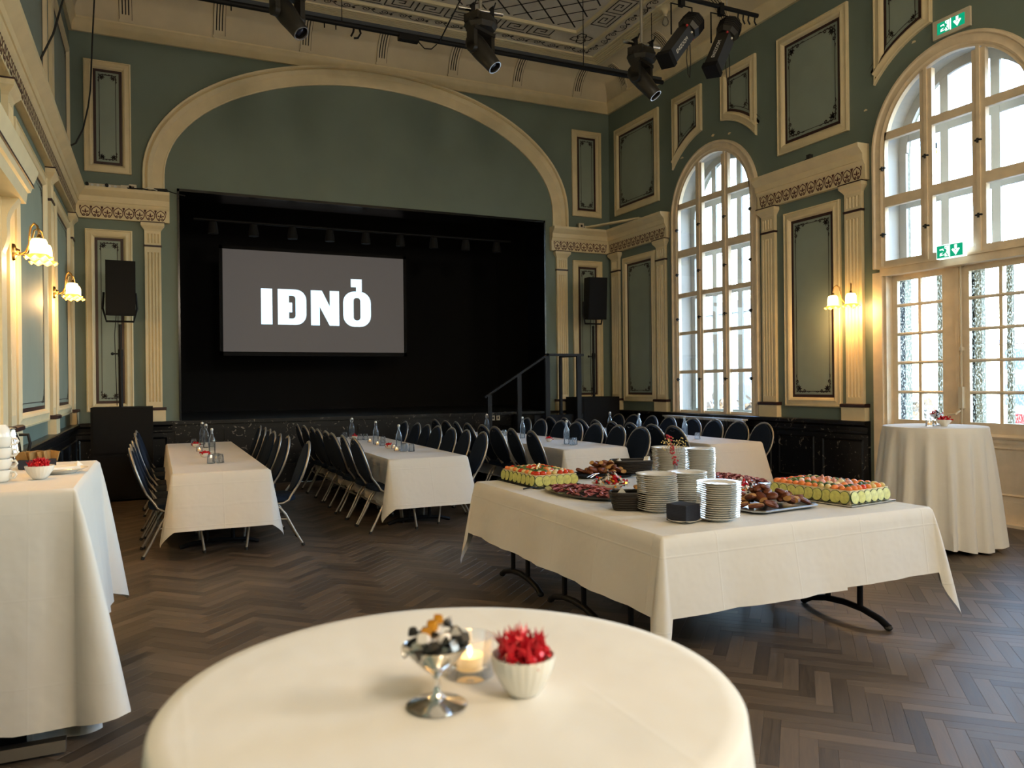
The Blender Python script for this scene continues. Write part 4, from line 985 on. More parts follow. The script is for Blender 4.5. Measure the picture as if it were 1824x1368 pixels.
t = thing('wall_socket', 'pair of white sockets on the black stage front', 'socket', (5.56, YB - .062, .934))
for dx in (-.05, .05): mb = MB(); mb.box(dx - .035, dx + .035, -.012, 0, -.045, .045); mb.box(dx - .012, dx + .012, -.016, -.012, -.02, .02, 1); mb.build('socket_plate', [M['off'], M['rubber']], t, 0)
# ---- clutter on the entablature ledges
t = thing('power_strip', 'cream multi-socket power strip on the ledge by the inner wall', 'power strip', (-.62, YB - .10, 4.475)); MB().box(-.24, .18, -.03, .03, 0, .05).build('body', M['off'], t, 0)
for k in range(5): MB().cyl((-.19 + k * .075, -.032, .025), (-.19 + k * .075, -.03, .025), .019).build('socket', M['white'], t)
for dx in (-.255, .0): MB().cyl((dx, -.075, .03), (dx, -.03, .03), .024).build('plug', M['rubber'], t)
t = thing('junction_box', 'cream junction box on the ledge left of the stage arch', 'box', (-.28, YB - .12, 4.475)); MB().box(-.05, .05, -.03, .03, 0, .075).build('body', M['off'], t, 0); MB().box(-.02, .02, -.034, -.03, .015, .045).build('opening', M['maroon'], t, 0)
MB().box(-.02, -.16, -.03, .02, 0, .055).build('second_box', M['off'], t, 0)
t = thing('power_adapter', 'black power adapter lying on the ledge beside the stage arch', 'adapter', (.10, YB - .12, 4.475), -.15); MB().box(-.09, .09, -.035, .035, 0, .05).build('body', M['rubber'], t, 0)
MB().tube([(.09, 0, .03), (.20, -.02, -.01), (.27, 0, -.02), (.33, .05, -.02)], .008, 6).build('lead', M['rubber'], t)
t = thing('cable_run', 'loose black cables lying along the ledge near the arch', 'cable', (0, 0, 0)); MB().tube([(-.42, YB - .12, 4.50), (-.3, YB - .16, 4.485), (-.15, YB - .15, 4.50), (-.05, YB - .14, 4.485), (.02, YB - .13, 4.50)], .010, 6).build('black_lead', M['rubber'], t); MB().tube([(-.14, YB - .13, 4.485), (-.08, YB - .16, 4.52), (0, YB - .14, 4.51), (.05, YB - .15, 4.49)], .006, 6).build('pale_lead', M['paper'], t)
t = thing('junction_box', 'cream socket box on the ledge right of the stage arch', 'box', (7.34, YB - .12, 4.475)); MB().box(-.05, .05, -.03, .03, 0, .09).build('body', M['off'], t, 0); MB().box(-.02, .02, -.034, -.03, .02, .06).build('opening', M['rubber'], t, 0); MB().box(.06, .12, -.03, .03, 0, .045).build('plug', M['off'], t, 0)
t = thing('ledge_board', 'cream board lying across the corner of the ledge', 'board', (0, 0, 4.476)); MB().bar((7.45, YB - .08, .02), (7.93, 11.65, .02), .09, .03).build('plank_body', M['cream'], t, 0)
t = thing('camera_bracket', 'small black bracket with wires above the window-side ledge', 'bracket', (XR - .08, 7.72, 4.475)); MB().box(-.03, .03, -.03, .03, 0, .09).build('body', M['rubber'], t, 0); MB().tube([(0, .03, .05), (-.02, .1, .02), (0, .2, 0)], .006, 6).build('wire', M['rubber'], t)
# ---- hanging cables at the inner wall
tag(MB().tube([(-.682, 11.5, 6.64 + 1), (-.682, 11.5, 6.64), (-.706, 11.5, 6.196), (-.739, 11.5, 5.455), (-.767, 11.5, 5.23), (-.828, 11.5, 4.929), (-.913, 11.5, 4.735), (-1.01, 11.5, 4.673)], .011, 6).build('hanging_cable', M['rubber']), 'black cable hanging in front of the upper panel beside the stage', 'cable', 'hanging black cables')
tag(MB().tube([(-.9, 11.2, 6.9), (-.9, 9.94, 5.89), (-.9, 8.98, 5.116), (-.92, 8.0, 4.44)], .011, 6).build('hanging_cable', M['rubber']), 'taut black cable slanting along the upper inner wall', 'cable', 'hanging black cables')
# ================================================================ LIGHTING RIG
t = thing('lighting_bar', 'long black lighting pipe hanging below the ceiling toward the stage', 'lighting bar', (0, 10.2, 0))
MB().cyl((-.3, 0, 6.32), (7.4, 0, 6.33), .034).build('pipe', M['black'], t)
MB().box(-.3, 7.4, .02, .07, 6.37, 6.42).build('cable_tray', M['spotblue'], t, 0)
for x in (.5, 2.28, 5.95, 7.2): MB().cyl((x, 0, 6.33), (x, 0, ZC), .006, n=6).build('suspension_wire', M['black'], t)
for x in (.9, 1.5, 2.2, 2.05, 3.1): MB().cyl((x, 0, 6.23), (x, 0, 6.30), .008, n=6).build('clip', M['black'], t)
mb = MB(); mb.box(3.05, 3.33, -.05, .05, 6.25, 6.33); mb.build('splitter_box', M['black'], t, 0)
mb = MB(); mb.tube([(2.45, 0, 6.34), (2.43, 0, 6.24), (2.40, 0, 6.18)], .014, 6); mb.tube([(2.50, 0, 6.34), (2.53, 0, 6.24), (2.49, 0, 6.17), (2.44, 0, 6.16)], .014, 6); mb.build('hook_clamp', M['black'], t)
MB().tube([(3.33, 0, 6.27), (3.42, 0, 6.19), (3.52, 0, 6.2), (3.6, 0, 6.28)], .008, 6).build('loop_cable', M['black'], t); MB().tube([(3.62, -.05, 6.30), (3.80, -.4, 6.75), (3.95, -.6, ZC)], .010, 6).build('feed_cable', M['black'], t)
def moving_head(first, x):
    global MH
    if first:
        r = thing('moving_head_light', '', 'stage light', (x, 8.0, 0), 0, 'black moving head lights')
        MB().cyl((0, 0, 5.74), (0, 0, ZC), .021).build('drop_pole', M['steel'], r)
        MB().cyl((-.27, 0, 5.715), (.27, 0, 5.735), .024).build('cross_tube', M['chrome'], r)
        for a in (-.10, .13):
            mb = MB(); mb.box(a - .022, a + .022, -.035, .035, 5.66, 5.77); mb.cyl((a, -.06, 5.77), (a, .06, 5.78), .012); mb.cyl((a + .01, -.05, 5.76), (a + .03, -.06, 5.82), .008); mb.build('clamp', M['black'], r)
        mb = MB(); ax = Matrix.Rotation(.45, 3, 'Z')
        def tr(p): q = ax @ Vector(p); return tuple(q)
        bs = MB(lambda a, b, c: tr((a, b, c))); bs.lathe([(.001, 5.66), (.13, 5.66), (.17, 5.62), (.19, 5.55), (.16, 5.50), (.001, 5.50)], 8); bs.box(-.17, .17, -.10, .10, 5.57, 5.655); bs.build('base', M['fixture'], r, 30)
        pn = MB(lambda a, b, c: tr((a, b, c))); pn.box(-.03, .0, -.104, -.10, 5.59, 5.62); pn.box(.06, .09, -.104, -.10, 5.60, 5.61); pn.build('display_marks', M['white'], r, 0)
        yk = MB(lambda a, b, c: tr((a, b, c))); yk.box(-.17, .17, -.07, .07, 5.46, 5.50)
        for sg in (-1, 1): yk.box(sg * .145 - .028, sg * .145 + .028, -.055, .055, 5.27, 5.48); yk.cyl((sg * .117, 0, 5.28), (sg * .173, 0, 5.28), .06, n=14)
        yk.build('yoke', M['fixture'], r, 30)
        d = Vector((.30, -.30, -.55)).normalized(); c = Vector((-.01, 0, 5.29))
        hd = MB(); hd.lathe([(.001, -.20), (.06, -.195), (.098, -.15), (.108, -.08), (.104, .05), (.092, .16), (.082, .28), (.078, .285), (.074, .27)], 18, tuple(c), axis=tuple(d), cap=False); hd.build('head', M['fixture'], r, 40)
        MB().lathe([(.070, .280), (.078, .283), (.080, .292), (.070, .292)], 20, tuple(c), axis=tuple(d), cap=False).build('lens_ring', M['steel'], r, 40)
        MB().lathe([(.074, .245), (.05, .258), (.02, .266), (.001, .268)], 18, tuple(c), axis=tuple(d)).build('lens', M['lens'], r, 60)
        MH = r; return r
    r = dup(MH); r.location = (x, 8.0, 0); return r
for i, (x, lb) in enumerate(((1.24, 'black moving head light farthest toward the inner wall, cut by the frame'), (3.345, 'black moving head light in the middle above the stage arch'), (5.495, 'black moving head light nearest the windows, beside the profile spots'))):
    moving_head(i == 0, x)['label'] = lb
t = thing('lighting_bar', 'short black lighting pipe carrying the two profile spotlights', 'lighting bar', (0, 7.4, 0)); MB().cyl((2.6, 0, 6.06), (6.80, 0, 6.06), .026).build('pipe', M['black'], t)
for x in (6.32, 4.9, 3.4): MB().cyl((x, 0, 6.06), (x, 0, ZC), .008, n=6).build('suspension_wire', M['steel'], t)
for x, l in ((6.50, .10), (6.58, .12), (6.66, .11), (6.76, .10)): MB().tube([(x, 0, 6.04), (x - .01, 0, 6.04 - l * .6), (x + .02, 0, 6.04 - l)], .010, 6).build('clip', M['black'], t)
def profile_spot(x, tilt, lab, zc_):
    r = thing('profile_spotlight', lab, 'stage light', (x, 7.4, 0), 0, 'long profile spotlights')
    # axis from rear housing to front of the barrel
    d = Vector((-math.sin(tilt), -.12, -math.cos(tilt))).normalized(); c = Vector((0, -.02, zc_)); T_ = Vector((0, 0, 1)).rotation_difference(d).to_matrix()
    L = lambda a, b, cc: tuple(c + T_ @ Vector((a, b, cc)))
    MB().tube([(-.20, 0, 5.60), (-.20, 0, 5.965), (.10, 0, 5.965), (.10, 0, 5.60)], .013, 4, flat=1).build('yoke', M['black'], r, 0)
    mb = MB(); mb.box(-.08, -.02, -.03, .03, 5.955, 6.10); mb.build('hook_clamp', M['black'], r, 0)
    MB(L).lathe([(.001, -.27), (.10, -.26), (.135, -.20), (.14, -.06), (.11, -.01), (.001, -.01)], 8, (0, 0, 0)).build('lamp_housing', M['fixture'], r, 20)
    mb = MB(L)
    for k in range(5): mb.lathe([(.142, -.20 + k * .03), (.147, -.195 + k * .03), (.142, -.19 + k * .03)], 8)
    mb.build('cooling_ribs', M['black'], r, 0)
    bb = MB(L); bb.box(-.082, .082, -.082, .082, 0, .50); bb.build('barrel', M['fixture'], r, 0)
    MB(L).box(-.082, .084, -.0825, -.0815, .02, .49).build('barrel_side', M['spotblue'], r, 0)
    MB(L).box(-.092, .092, -.092, .092, .49, .56).build('front_frame', M['black'], r, 0)
    for a in (-.09, .09): MB(L).ball((a, -.06, .02), .016).build('red_knob', M['postbox'], r)
    MB(L).ball((0, -.09, .03), .014).build('focus_knob', M['white'], r)
    # lettering on the barrel side
    cu = bpy.data.curves.new('lettering', 'FONT'); cu.body = 'ENIZOOM'; cu.size = .062; cu.extrude = .0005; cu.align_x = 'CENTER'
    to = link(bpy.data.objects.new('lettering', cu)); to.parent = r
    # barrel face towards the viewer: pick local face with most negative y normal
    nrm = max([T_ @ Vector(v) for v in ((1, 0, 0), (-1, 0, 0), (0, 1, 0), (0, -1, 0))], key=lambda v: v.dot(Vector((-.62, -.70, -.35))))
    xdir = -(T_ @ Vector((0, 0, 1))); ydir = nrm.cross(xdir); pos = c + T_ @ Vector((0, 0, .27)) + nrm * .084 - ydir * .02
    to.matrix_local = Matrix(((xdir.x, ydir.x, nrm.x, pos.x), (xdir.y, ydir.y, nrm.y, pos.y), (xdir.z, ydir.z, nrm.z, pos.z), (0, 0, 0, 1)))
    bpy.context.view_layer.update(); me_ = bpy.data.meshes.new_from_object(to.evaluated_get(bpy.context.evaluated_depsgraph_get())); mw = to.matrix_local.copy(); bpy.data.objects.remove(to); to = link(bpy.data.objects.new('lettering', me_)); to.parent = r; to.matrix_local = mw; me_.materials.clear(); me_.materials.append(M['paper'])
    MB().tube([(.02, -.02, 5.55), (-.01, -.03, 5.35), (.01, -.03, 5.15), (.035, -.03, 5.12), (.05, -.03, 5.3), (.05, -.02, 5.52)], .005, 6).build('safety_cable', M['rubber'], r)
    return r
profile_spot(5.70, .70, 'profile spotlight tilted more, nearer the middle of its pipe', 5.65); profile_spot(6.28, .52, 'profile spotlight hanging steeply at the end of its pipe', 5.69)

# ================================================================ BANQUET CHAIRS
def make_chair():
    r = thing('banquet_chair', '', 'chair', (0, 0, 0), 0, 'navy banquet chairs at the dining tables')   # faces +x
    # seat cushion: rounded
    n = 28; prof = [(.86, .425), (.98, .435), (1.0, .455), (.97, .478), (.80, .490), (.4, .495), (.02, .496)]
    vs_ = []
    for k, z in prof:
        for i in range(n):
            a = 2 * PI * i / n; c_, s2 = math.cos(a), math.sin(a); e = .42
            vs_.append((.02 + k * .225 * math.copysign(abs(c_) ** e, c_), k * (.215 + .012 * c_) * math.copysign(abs(s2) ** e, s2), z))
    MB().add(vs_, [(j * n + i, j * n + (i + 1) % n, (j + 1) * n + (i + 1) % n, (j + 1) * n + i) for j in range(len(prof) - 1) for i in range(n)] + [tuple(range(n)), tuple((len(prof) - 1) * n + i for i in range(n))]).build('seat', M['fabric'], r, 50)
    # oval back: curve param, plane leaning back
    def bx(z): t = (z - .46) / .525; return -.165 - .19 * t - .02 * math.sin(PI * t)
    def oval(k, zc=.735, hz=.245, hy=.213):
        P = []
        for i in range(30):
            a = 2 * PI * i / 30; z = zc + k * hz * math.sin(a); y = k * hy * math.cos(a) * (1 - .10 * math.sin(a) * (1 if math.sin(a) < 0 else -.35)); P.append((bx(z), y, z))
        return P
    ring = oval(1.0); mb = MB(); front = [(x + .026, y, z) for x, y, z in oval(.94)]; back = [(x - .018, y, z) for x, y, z in oval(.94)]; fi = [(x + .036, y, z) for x, y, z in oval(.72)]; bi = [(x - .022, y, z) for x, y, z in oval(.72)]; N = 30
    allv = back + front + fi + bi
    fs = [(i, (i + 1) % N, N + (i + 1) % N, N + i) for i in range(N)] + [(N + i, N + (i + 1) % N, 2 * N + (i + 1) % N, 2 * N + i) for i in range(N)] + [(i, (i + 1) % N, 3 * N + (i + 1) % N, 3 * N + i) for i in range(N)] + [tuple(2 * N + i for i in range(N)), tuple(3 * N + i for i in range(N))]
    mb.add(allv, fs); mb.build('backrest', M['fabric'], r, 50)
    # tube: from front under seat, back and up around the oval
    up = []
    for i in range(19):
        a = -PI * .22 + (PI + PI * .44) * i / 18; z = .735 + .25 * math.sin(a); y = .226 * math.cos(a) * (1 - .10 * math.sin(a) * (1 if math.sin(a) < 0 else -.35)); up.append((bx(z), y, z))
    path = [(.18, .205, .415), (.0, .208, .412), (-.08, .208, .418), (-.13, .207, .445), (-.155, .203, .49)] + up + [(-.155, -.203, .49), (-.13, -.207, .445), (-.08, -.208, .418), (.0, -.208, .412), (.18, -.205, .415)]
    MB().tube(path, .0135, 8, flat=.8).build('back_frame', M['chairmetal'], r, 60)
    for sg in (-1, 1):
        l = MB().tube([(.12, sg * .212, .405), (.02, sg * .214, .400), (-.05, sg * .216, .375), (-.10, sg * .218, .31), (-.185, sg * .228, .14), (-.255, sg * .236, .018)], .0125, 8).build('leg', M['chairmetal'], r, 60)
        MB().cyl((-.262, sg * .237, 0), (-.253, sg * .236, .026), .0155, n=8).build('foot_cap', M['rubber'], l)
        l = MB().tube([(.05, sg * .19, .408), (.16, sg * .195, .405), (.205, sg * .198, .38), (.225, sg * .202, .30), (.262, sg * .212, .018)], .0125, 8).build('leg', M['chairmetal'], r, 60)
        MB().cyl((.264, sg * .212, 0), (.261, sg * .212, .026), .0155, n=8).build('foot_cap', M['rubber'], l)
        MB().cyl((-.13, sg * .220, .26), (.225, sg * .204, .29), .009, n=6).build('stretcher', M['chairmetal'], r)
    MB().cyl((-.12, -.218, .275), (-.12, .218, .275), .010, n=6).build('stretcher', M['chairmetal'], r)
    g = [(bx(.925) - .026, .035 * math.cos(PI + PI * k / 8), .935 + .016 * math.sin(PI + PI * k / 8)) for k in range(9)]
    MB().tube(g, .0045, 6).build('hand_grip', M['chrome'], r, 60)
    return r
chair = make_chair(); used = False
TBL = [('first', .555, .42, 7.70, 11.82), ('second', 2.675, .435, 7.99, 11.85), ('third', 4.82, .43, 8.08, 11.85), ('fourth', 6.74, .41, 7.80, 11.85)]
SEATS = {0: ([7.96, 8.48, 9.02, 9.55, 10.5, 11.08], [7.93, 8.86, 9.34, 9.90, 10.44, 10.92, 11.40]),
         1: ([8.17, 8.66, 9.14, 9.63, 10.10, 10.58, 11.08, 11.58], [8.34, 8.85, 9.36, 9.88, 10.36, 10.86, 11.42]),
         2: ([8.20, 8.74, 9.32, 9.80, 10.32, 10.80, 11.28, 11.76], [8.10, 8.62, 9.18, 9.70, 10.20, 10.80, 11.35]),
         3: ([8.10, 8.58, 9.06, 9.54, 10.02, 10.50, 10.98, 11.46], [8.03, 8.52, 9.08, 9.58, 10.22, 10.76, 11.26, 11.74])}
R3 = random.Random(5)
for ti, (nm, cx, hw, y0, y1) in enumerate(TBL):
    for side, ys in ((-1, SEATS[ti][0]), (1, SEATS[ti][1])):
        for k, y in enumerate(ys):
            off = {(3, 1): -.10 + .10 * min(1, (y - 7.8) / 2.2), (2, 1): -.10}.get((ti, side), .0)
            x = cx + side * (hw + R3.uniform(-.015, .02) + off); rz = (0 if side < 0 else PI) + R3.uniform(-.07, .07)
            if (ti, side, k) == (0, 1, 0): x += .06
            lab = 'navy oval-back chair, %s from near end, %s side of %s dining table from left wall' % (ORD[k], 'window' if side > 0 else 'inner', nm)
            put(chair, (x, y, 0), rz, lab, not used); used = True

# ================================================================ TABLES AND CLOTHS
def rect_cloth(name, label, x0, x1, y0, y1, z, h, sides='ESWN', tip=1.55, flare=.035, fin=.10, seed=1, ripple=.012, group=None, sfl=None, mt='cloth', pw=1.1):
    """x0..y1 tabletop, h hang length; sides listed have a skirt"""
    R4 = random.Random(seed); mb = MB()
    order = [('S', (x0, y0), (x1, y0), (0, -1)), ('E', (x1, y0), (x1, y1), (1, 0)), ('N', (x1, y1), (x0, y1), (0, 1)), ('W', (x0, y1), (x0, y0), (-1, 0))]
    # loop of columns: (edge point, dir, hang length, fin weight)
    cols = []; rad = .02
    for i, (nm, a, b, nn) in enumerate(order):
        if nm not in sides: cols.append(None); continue
        L = math.hypot(b[0] - a[0], b[1] - a[1]); n = max(6, int(L / .11)); ph = R4.uniform(0, 6)
        for k in range(n + 1):
            t = k / n; p = (a[0] + (b[0] - a[0]) * t, a[1] + (b[1] - a[1]) * t); ed = min(t, 1 - t) * L
            cols.append((p, nn, h, 0, (sfl - flare if (sfl and nm == 'S') else 0) + ripple * (math.sin(t * L * 9 + ph) + .6 * math.sin(t * L * 21 + ph * 2)) * min(1, ed / .2)))
        nxt = order[(i + 1) % 4]
        if nxt[0] in sides:
            a0 = math.atan2(nn[1], nn[0]); tp = tip * R4.uniform(.95, 1.05)
            for k in range(1, 12):
                t = k / 12; a = a0 + PI / 2 * t; wgt = math.sin(PI * t) ** 1.5; L_ = h * (1 + (tp - 1) * (1 - abs(2 * t - 1)) ** pw); cols.append((b, (math.cos(a), math.sin(a)), L_, wgt, (sfl - flare) * (1 - t if nm == 'S' else t if nxt[0] == 'S' else 0) if sfl else 0))
    K = 9; rows = []
    for c in cols:
        if c is None: rows.append(None); continue
        p, d, L_, wgt, rp = c; col = []
        for k in range(K + 1):
            t = k / K
            if t < .12:
                q = t / .12; o_ = rad * math.sin(q * PI / 2); dz = rad * (1 - math.cos(q * PI / 2))
            else:
                q = (t - .12) / .88; o_ = rad + q * flare + wgt * fin * q ** .8 + rp * q; dz = rad + (L_ - rad) * q * (1 - .02 * wgt)
            col.append((p[0] + d[0] * o_, p[1] + d[1] * o_, max(z - dz, .012)))
        rows.append(col)
    N = len(rows)
    for i in range(N):
        a, b = rows[i], rows[(i + 1) % N]
        if a is None or b is None: continue
        n0 = len(mb.v); mb.v += a + b
        for k in range(K): mb.f.append((n0 + k, n0 + K + 1 + k, n0 + K + 2 + k, n0 + k + 1)); mb.m.append(0)
    nx, ny = max(2, int((x1 - x0) / .1)), max(2, int((y1 - y0) / .1))
    vs_ = [(x0 + (x1 - x0) * i / nx, y0 + (y1 - y0) * j / ny, z) for j in range(ny + 1) for i in range(nx + 1)]
    bmv = mb.build(name, M[mt], None, 0)
    bm = bmesh.new(); bm.from_mesh(bmv.data); bmesh.ops.remove_doubles(bm, verts=bm.verts, dist=.0006); tv = [bm.verts.new(v) for v in vs_]
    for j in range(ny):
        for i in range(nx): bm.faces.new([tv[j * (nx + 1) + i], tv[j * (nx + 1) + i + 1], tv[(j + 1) * (nx + 1) + i + 1], tv[(j + 1) * (nx + 1) + i]])
    bmesh.ops.recalc_face_normals(bm, faces=bm.faces); bm.to_mesh(bmv.data); bm.free()
    bmv.data.polygons.foreach_set('use_smooth', [True] * len(bmv.data.polygons)); bmv.data.set_sharp_from_angle(angle=math.radians(70))
    return tag(bmv, label, 'tablecloth', group)
for ti, (nm, cx, hw, y0, y1) in enumerate(TBL):
    t = thing('dining_table', 'long dining table under cloth, %s from the left wall' % nm, 'table', (cx, 0, 0), 0, 'long dining tables')
    MB().box(-hw + .01, hw - .01, y0 + .01, y1 - .01, .725, .752).build('tabletop', M['kraft'], t, 0)
    for yy in (y0 + .35, (y0 + y1) / 2, y1 - .35):
        f_ = MB(); f_.tube([(-.36, yy, .012), (-.25, yy, .045), (0, yy, .06), (.25, yy, .045), (.36, yy, .012)], .022, 6); f_.build('foot_bar', M['black'], t, 50)
        for sx in (-.12, .12): MB().cyl((sx, yy, .05), (sx, yy, .725), .018, n=8).build('leg', M['black'], t)
    rect_cloth('tablecloth', 'white cloth with pointed corners over the %s long dining table from left wall' % nm, cx - hw, cx + hw, y0, y1, .758, .50, seed=ti + 3, fin=.03, tip=1.27, ripple=.006, group='white cloths on the dining tables', sfl=.19)
# ---- buffet tables
for k, (a, b) in enumerate(((3.32, 4.10), (4.12, 4.92), (4.94, 5.77))):
    t = thing('folding_table', 'folding buffet table with black curved feet, %s under the buffet cloths' % ('nearest', 'middle', 'farthest')[k], 'table', (0, 0, 0), 0, 'folding tables of the buffet')
    MB().box(2.37, 4.34, a, b, .725, .752).build('tabletop', M['white'], t, 0); ym = (a + b) / 2
    for x in (2.52, 4.09):
        mb = MB(); mb.tube([(x, ym - .345, .02), (x, ym - .28, .055), (x, ym - .15, .085), (x, ym, .095), (x, ym + .15, .085), (x, ym + .28, .055), (x, ym + .345, .02)], .022, 8); mb.build('curved_foot', M['black'], t, 50)
        for e in (-.13, .13):
            MB().cyl((x, ym + e, .085), (x, ym + e, .725), .018, n=10).build('leg', M['black'], t); 
        for e in (-.34, .34): MB().ball((x, ym + e, .018), .026, 8, 6, sz=.7).build('end_cap', M['rubber'], t)
rect_cloth('tablecloth', 'large white cloth over the inner-wall half of the buffet', 2.35, 3.56, 3.28, 5.80, .760, .405, 'NWS', tip=1.68, fin=.07, seed=21, flare=.06, ripple=.012, group='white cloths on the buffet', pw=.8)
rect_cloth('tablecloth', 'white cloth over the window-side half of the buffet', 3.40, 4.36, 3.29, 5.79, .756, .395, 'SEN', tip=1.72, fin=.11, seed=27, flare=.045, ripple=.008, group='white cloths on the buffet', pw=.75)
# ---- round standing tables
def round_cloth(name, label, cx, cy, r, z, zb, n=22, amp=.03, flare=.09, seed=1):
    R4 = random.Random(seed); mb = MB(); N = 144; rings = []
    ph = [R4.uniform(0, 6) for _ in range(4)]
    prof = [(0.02, z), (r * .35, z), (r * .7, z), (r * .93, z), (r - .006, z - .001), (r, z - .008)] + [(r + flare * (k / 12) ** .8, z - .008 - (z - .008 - zb) * k / 12) for k in range(1, 13)]
    for j, (q, zz) in enumerate(prof):
        t = max(0, (j - 5) / 12)
        ring = []
        for i in range(N):
            a = 2 * PI * i / N; wv = amp * t ** .7 * (math.sin(n * a + ph[0] + .8 * math.sin(3 * a)) + .35 * math.sin(2 * n * a + ph[1]) + .4 * math.sin(5 * a + ph[2]))
            ring.append((cx + (q + wv) * math.cos(a), cy + (q + wv) * math.sin(a), zz + (.02 * math.sin(4 * a + ph[3]) * t if j > 15 else 0)))
        rings.append(ring)
    mb.v = [v for rg in rings for v in rg]
    for j in range(len(rings) - 1):
        for i in range(N): mb.f.append((j * N + i, j * N + (i + 1) % N, (j + 1) * N + (i + 1) % N, (j + 1) * N + i)); mb.m.append(0)
    mb.f.append(tuple(range(N))); mb.m.append(0)
    return tag(mb.build(name, M['clothround'], None, 65), label, 'tablecloth', 'white cloths on the round standing tables')
def standing_table(cx, cy, r, z, label):
    t = thing('standing_table', label, 'table', (cx, cy, 0), 0, 'round standing tables')
    MB().lathe([(.001, z - .03), (r - .015, z - .03), (r - .012, z - .018), (r - .015, z - .006), (.001, z - .006)], 32).build('tabletop', M['white'], t); MB().cyl((0, 0, .03), (0, 0, z - .03), .035).build('column', M['black'], t); MB().lathe([(.001, 0), (.30, 0), (.30, .015), (.04, .04), (.001, .04)], 24).build('base', M['black'], t, 50)
standing_table(.389, 1.054, .405, 1.11, 'round standing table in the foreground under a white cloth'); round_cloth('tablecloth', 'white cloth smooth over the round foreground table', .389, 1.054, .407, 1.112, .05, 20, .02, .06, 4)
standing_table(6.62, 4.93, .44, 1.11, 'round standing table by the double door under a pleated cloth'); round_cloth('tablecloth', 'white pleated cloth hanging to the floor by the double door', 6.62, 4.93, .442, 1.112, .045, 17, .040, .095, 9)
# ---- coffee table at the inner wall
t = thing('coffee_table', 'high serving table with cups against the inner wall', 'table', (0, 0, 0)); MB().box(-.97, -.345, 3.93, 5.36, 1.075, 1.102).build('tabletop', M['white'], t, 0)
for y in (4.05, 5.2):
    MB().box(-.82, -.36, y - .3 if y < 4.5 else y - .2, (y - .3 if y < 4.5 else y - .2) + .05, .02, .07).build('foot', M['steel'], t, 0); MB().cyl((-.66, y - .1, .05), (-.66, y - .1, 1.08), .03).build('column', M['black'], t)
MB().box(-.66, -.52, 3.90, 3.94, .0, .30).build('leg_panel', M['black'], t, 0)
rect_cloth('tablecloth', 'white cloth over the near end of the coffee table, reaching the floor', -.98, -.335, 3.90, 4.62, 1.110, 1.00, 'SE', tip=1.0, fin=.17, seed=41, flare=.10, ripple=.028, group='white cloths on the coffee table', mt='clothround')
rect_cloth('tablecloth', 'white cloth over the far end of the coffee table with shorter hem', -.98, -.335, 4.45, 5.38, 1.106, .82, 'EN', tip=1.12, fin=.15, seed=44, flare=.05, ripple=.028, group='white cloths on the coffee table', mt='clothround')
rect_cloth('tablecloth', 'white lower cloth showing beneath the near hem of the coffee table', -.97, -.36, 3.98, 4.60, 1.103, 1.085, 'SE', tip=1.0, fin=.10, seed=47, flare=.05, ripple=.015, group='white cloths on the coffee table')
# ================================================================ TABLEWARE ON THE DINING TABLES
ZT = .760
def make_bottle():
    r = thing('swing_top_bottle', '', 'bottle', (0, 0, 0), 0, 'swing top water bottles on the dining tables')
    MB().lathe([(.001, .001), (.034, .001), (.038, .008), (.038, .16), (.034, .185), (.018, .225), (.0135, .245), (.0135, .272), (.017, .276), (.017, .285)], 16).build('glass_body', M['glass'], r, 50)
    MB().lathe([(.001, .006), (.0345, .006), (.0345, .14), (.001, .14)], 14).build('water', M['water'], r, 50)
    MB().lathe([(.001, .284), (.014, .284), (.016, .296), (.012, .308), (.001, .311)], 12).build('stopper', M['white'], r, 60)
    MB().tube([(.015, 0, .245), (.022, 0, .27), (.021, 0, .30), (0, 0, .305), (-.021, 0, .30), (-.022, 0, .27), (-.015, 0, .245)], .0018, 6).build('wire_clip', M['steel'], r)
    return r
def make_tumbler():
    r = thing('tumbler', '', 'glass', (0, 0, 0), 0, 'upturned water glasses on the dining tables')
    mb = MB(); mb.lathe([(.040, .0), (.038, .03), (.036, .06), (.030, .088), (.028, .090), (.001, .090)], 10); mb.lathe([(.036, .001), (.034, .06), (.026, .084), (.001, .084)], 10); mb.build('glass_wall', M['glass'], r, 0)
    return r
def make_tealight(k=1.0):
    r = thing('tealight', '', 'candle', (0, 0, 0), 0, 'tealights in glass cups')
    MB().lathe([(.034 * k, .0), (.036 * k, .004), (.034 * k, .02), (.036 * k, .058 * k), (.034 * k, .058 * k), (.032 * k, .02), (.001, .008)], 18).build('glass_cup', M['glass'], r, 50)
    MB().lathe([(.001, .010), (.0205, .010), (.0205, .030), (.019, .027), (.001, .026)], 16).build('wax', M['wax'], r, 50)
    MB().lathe([(.0005, .026), (.0035, .032), (.003, .038), (.0004, .048)], 8).build('flame', M['flame'], r, 60)
    return r
def make_bowl(name, group, R0=.048, h=.045):
    r = thing(name, '', 'bowl', (0, 0, 0), 0, group)
    MB().lathe([(.001, 0), (R0 * .45, 0), (R0 * .62, .006), (R0 * .86, h * .45), (R0, h), (R0 - .003, h), (R0 * .82, h * .5), (R0 * .55, .010), (.001, .010)], 40, rib=.02, ribn=20).build('bowl_body', M['plate'], r, 50)
    return r
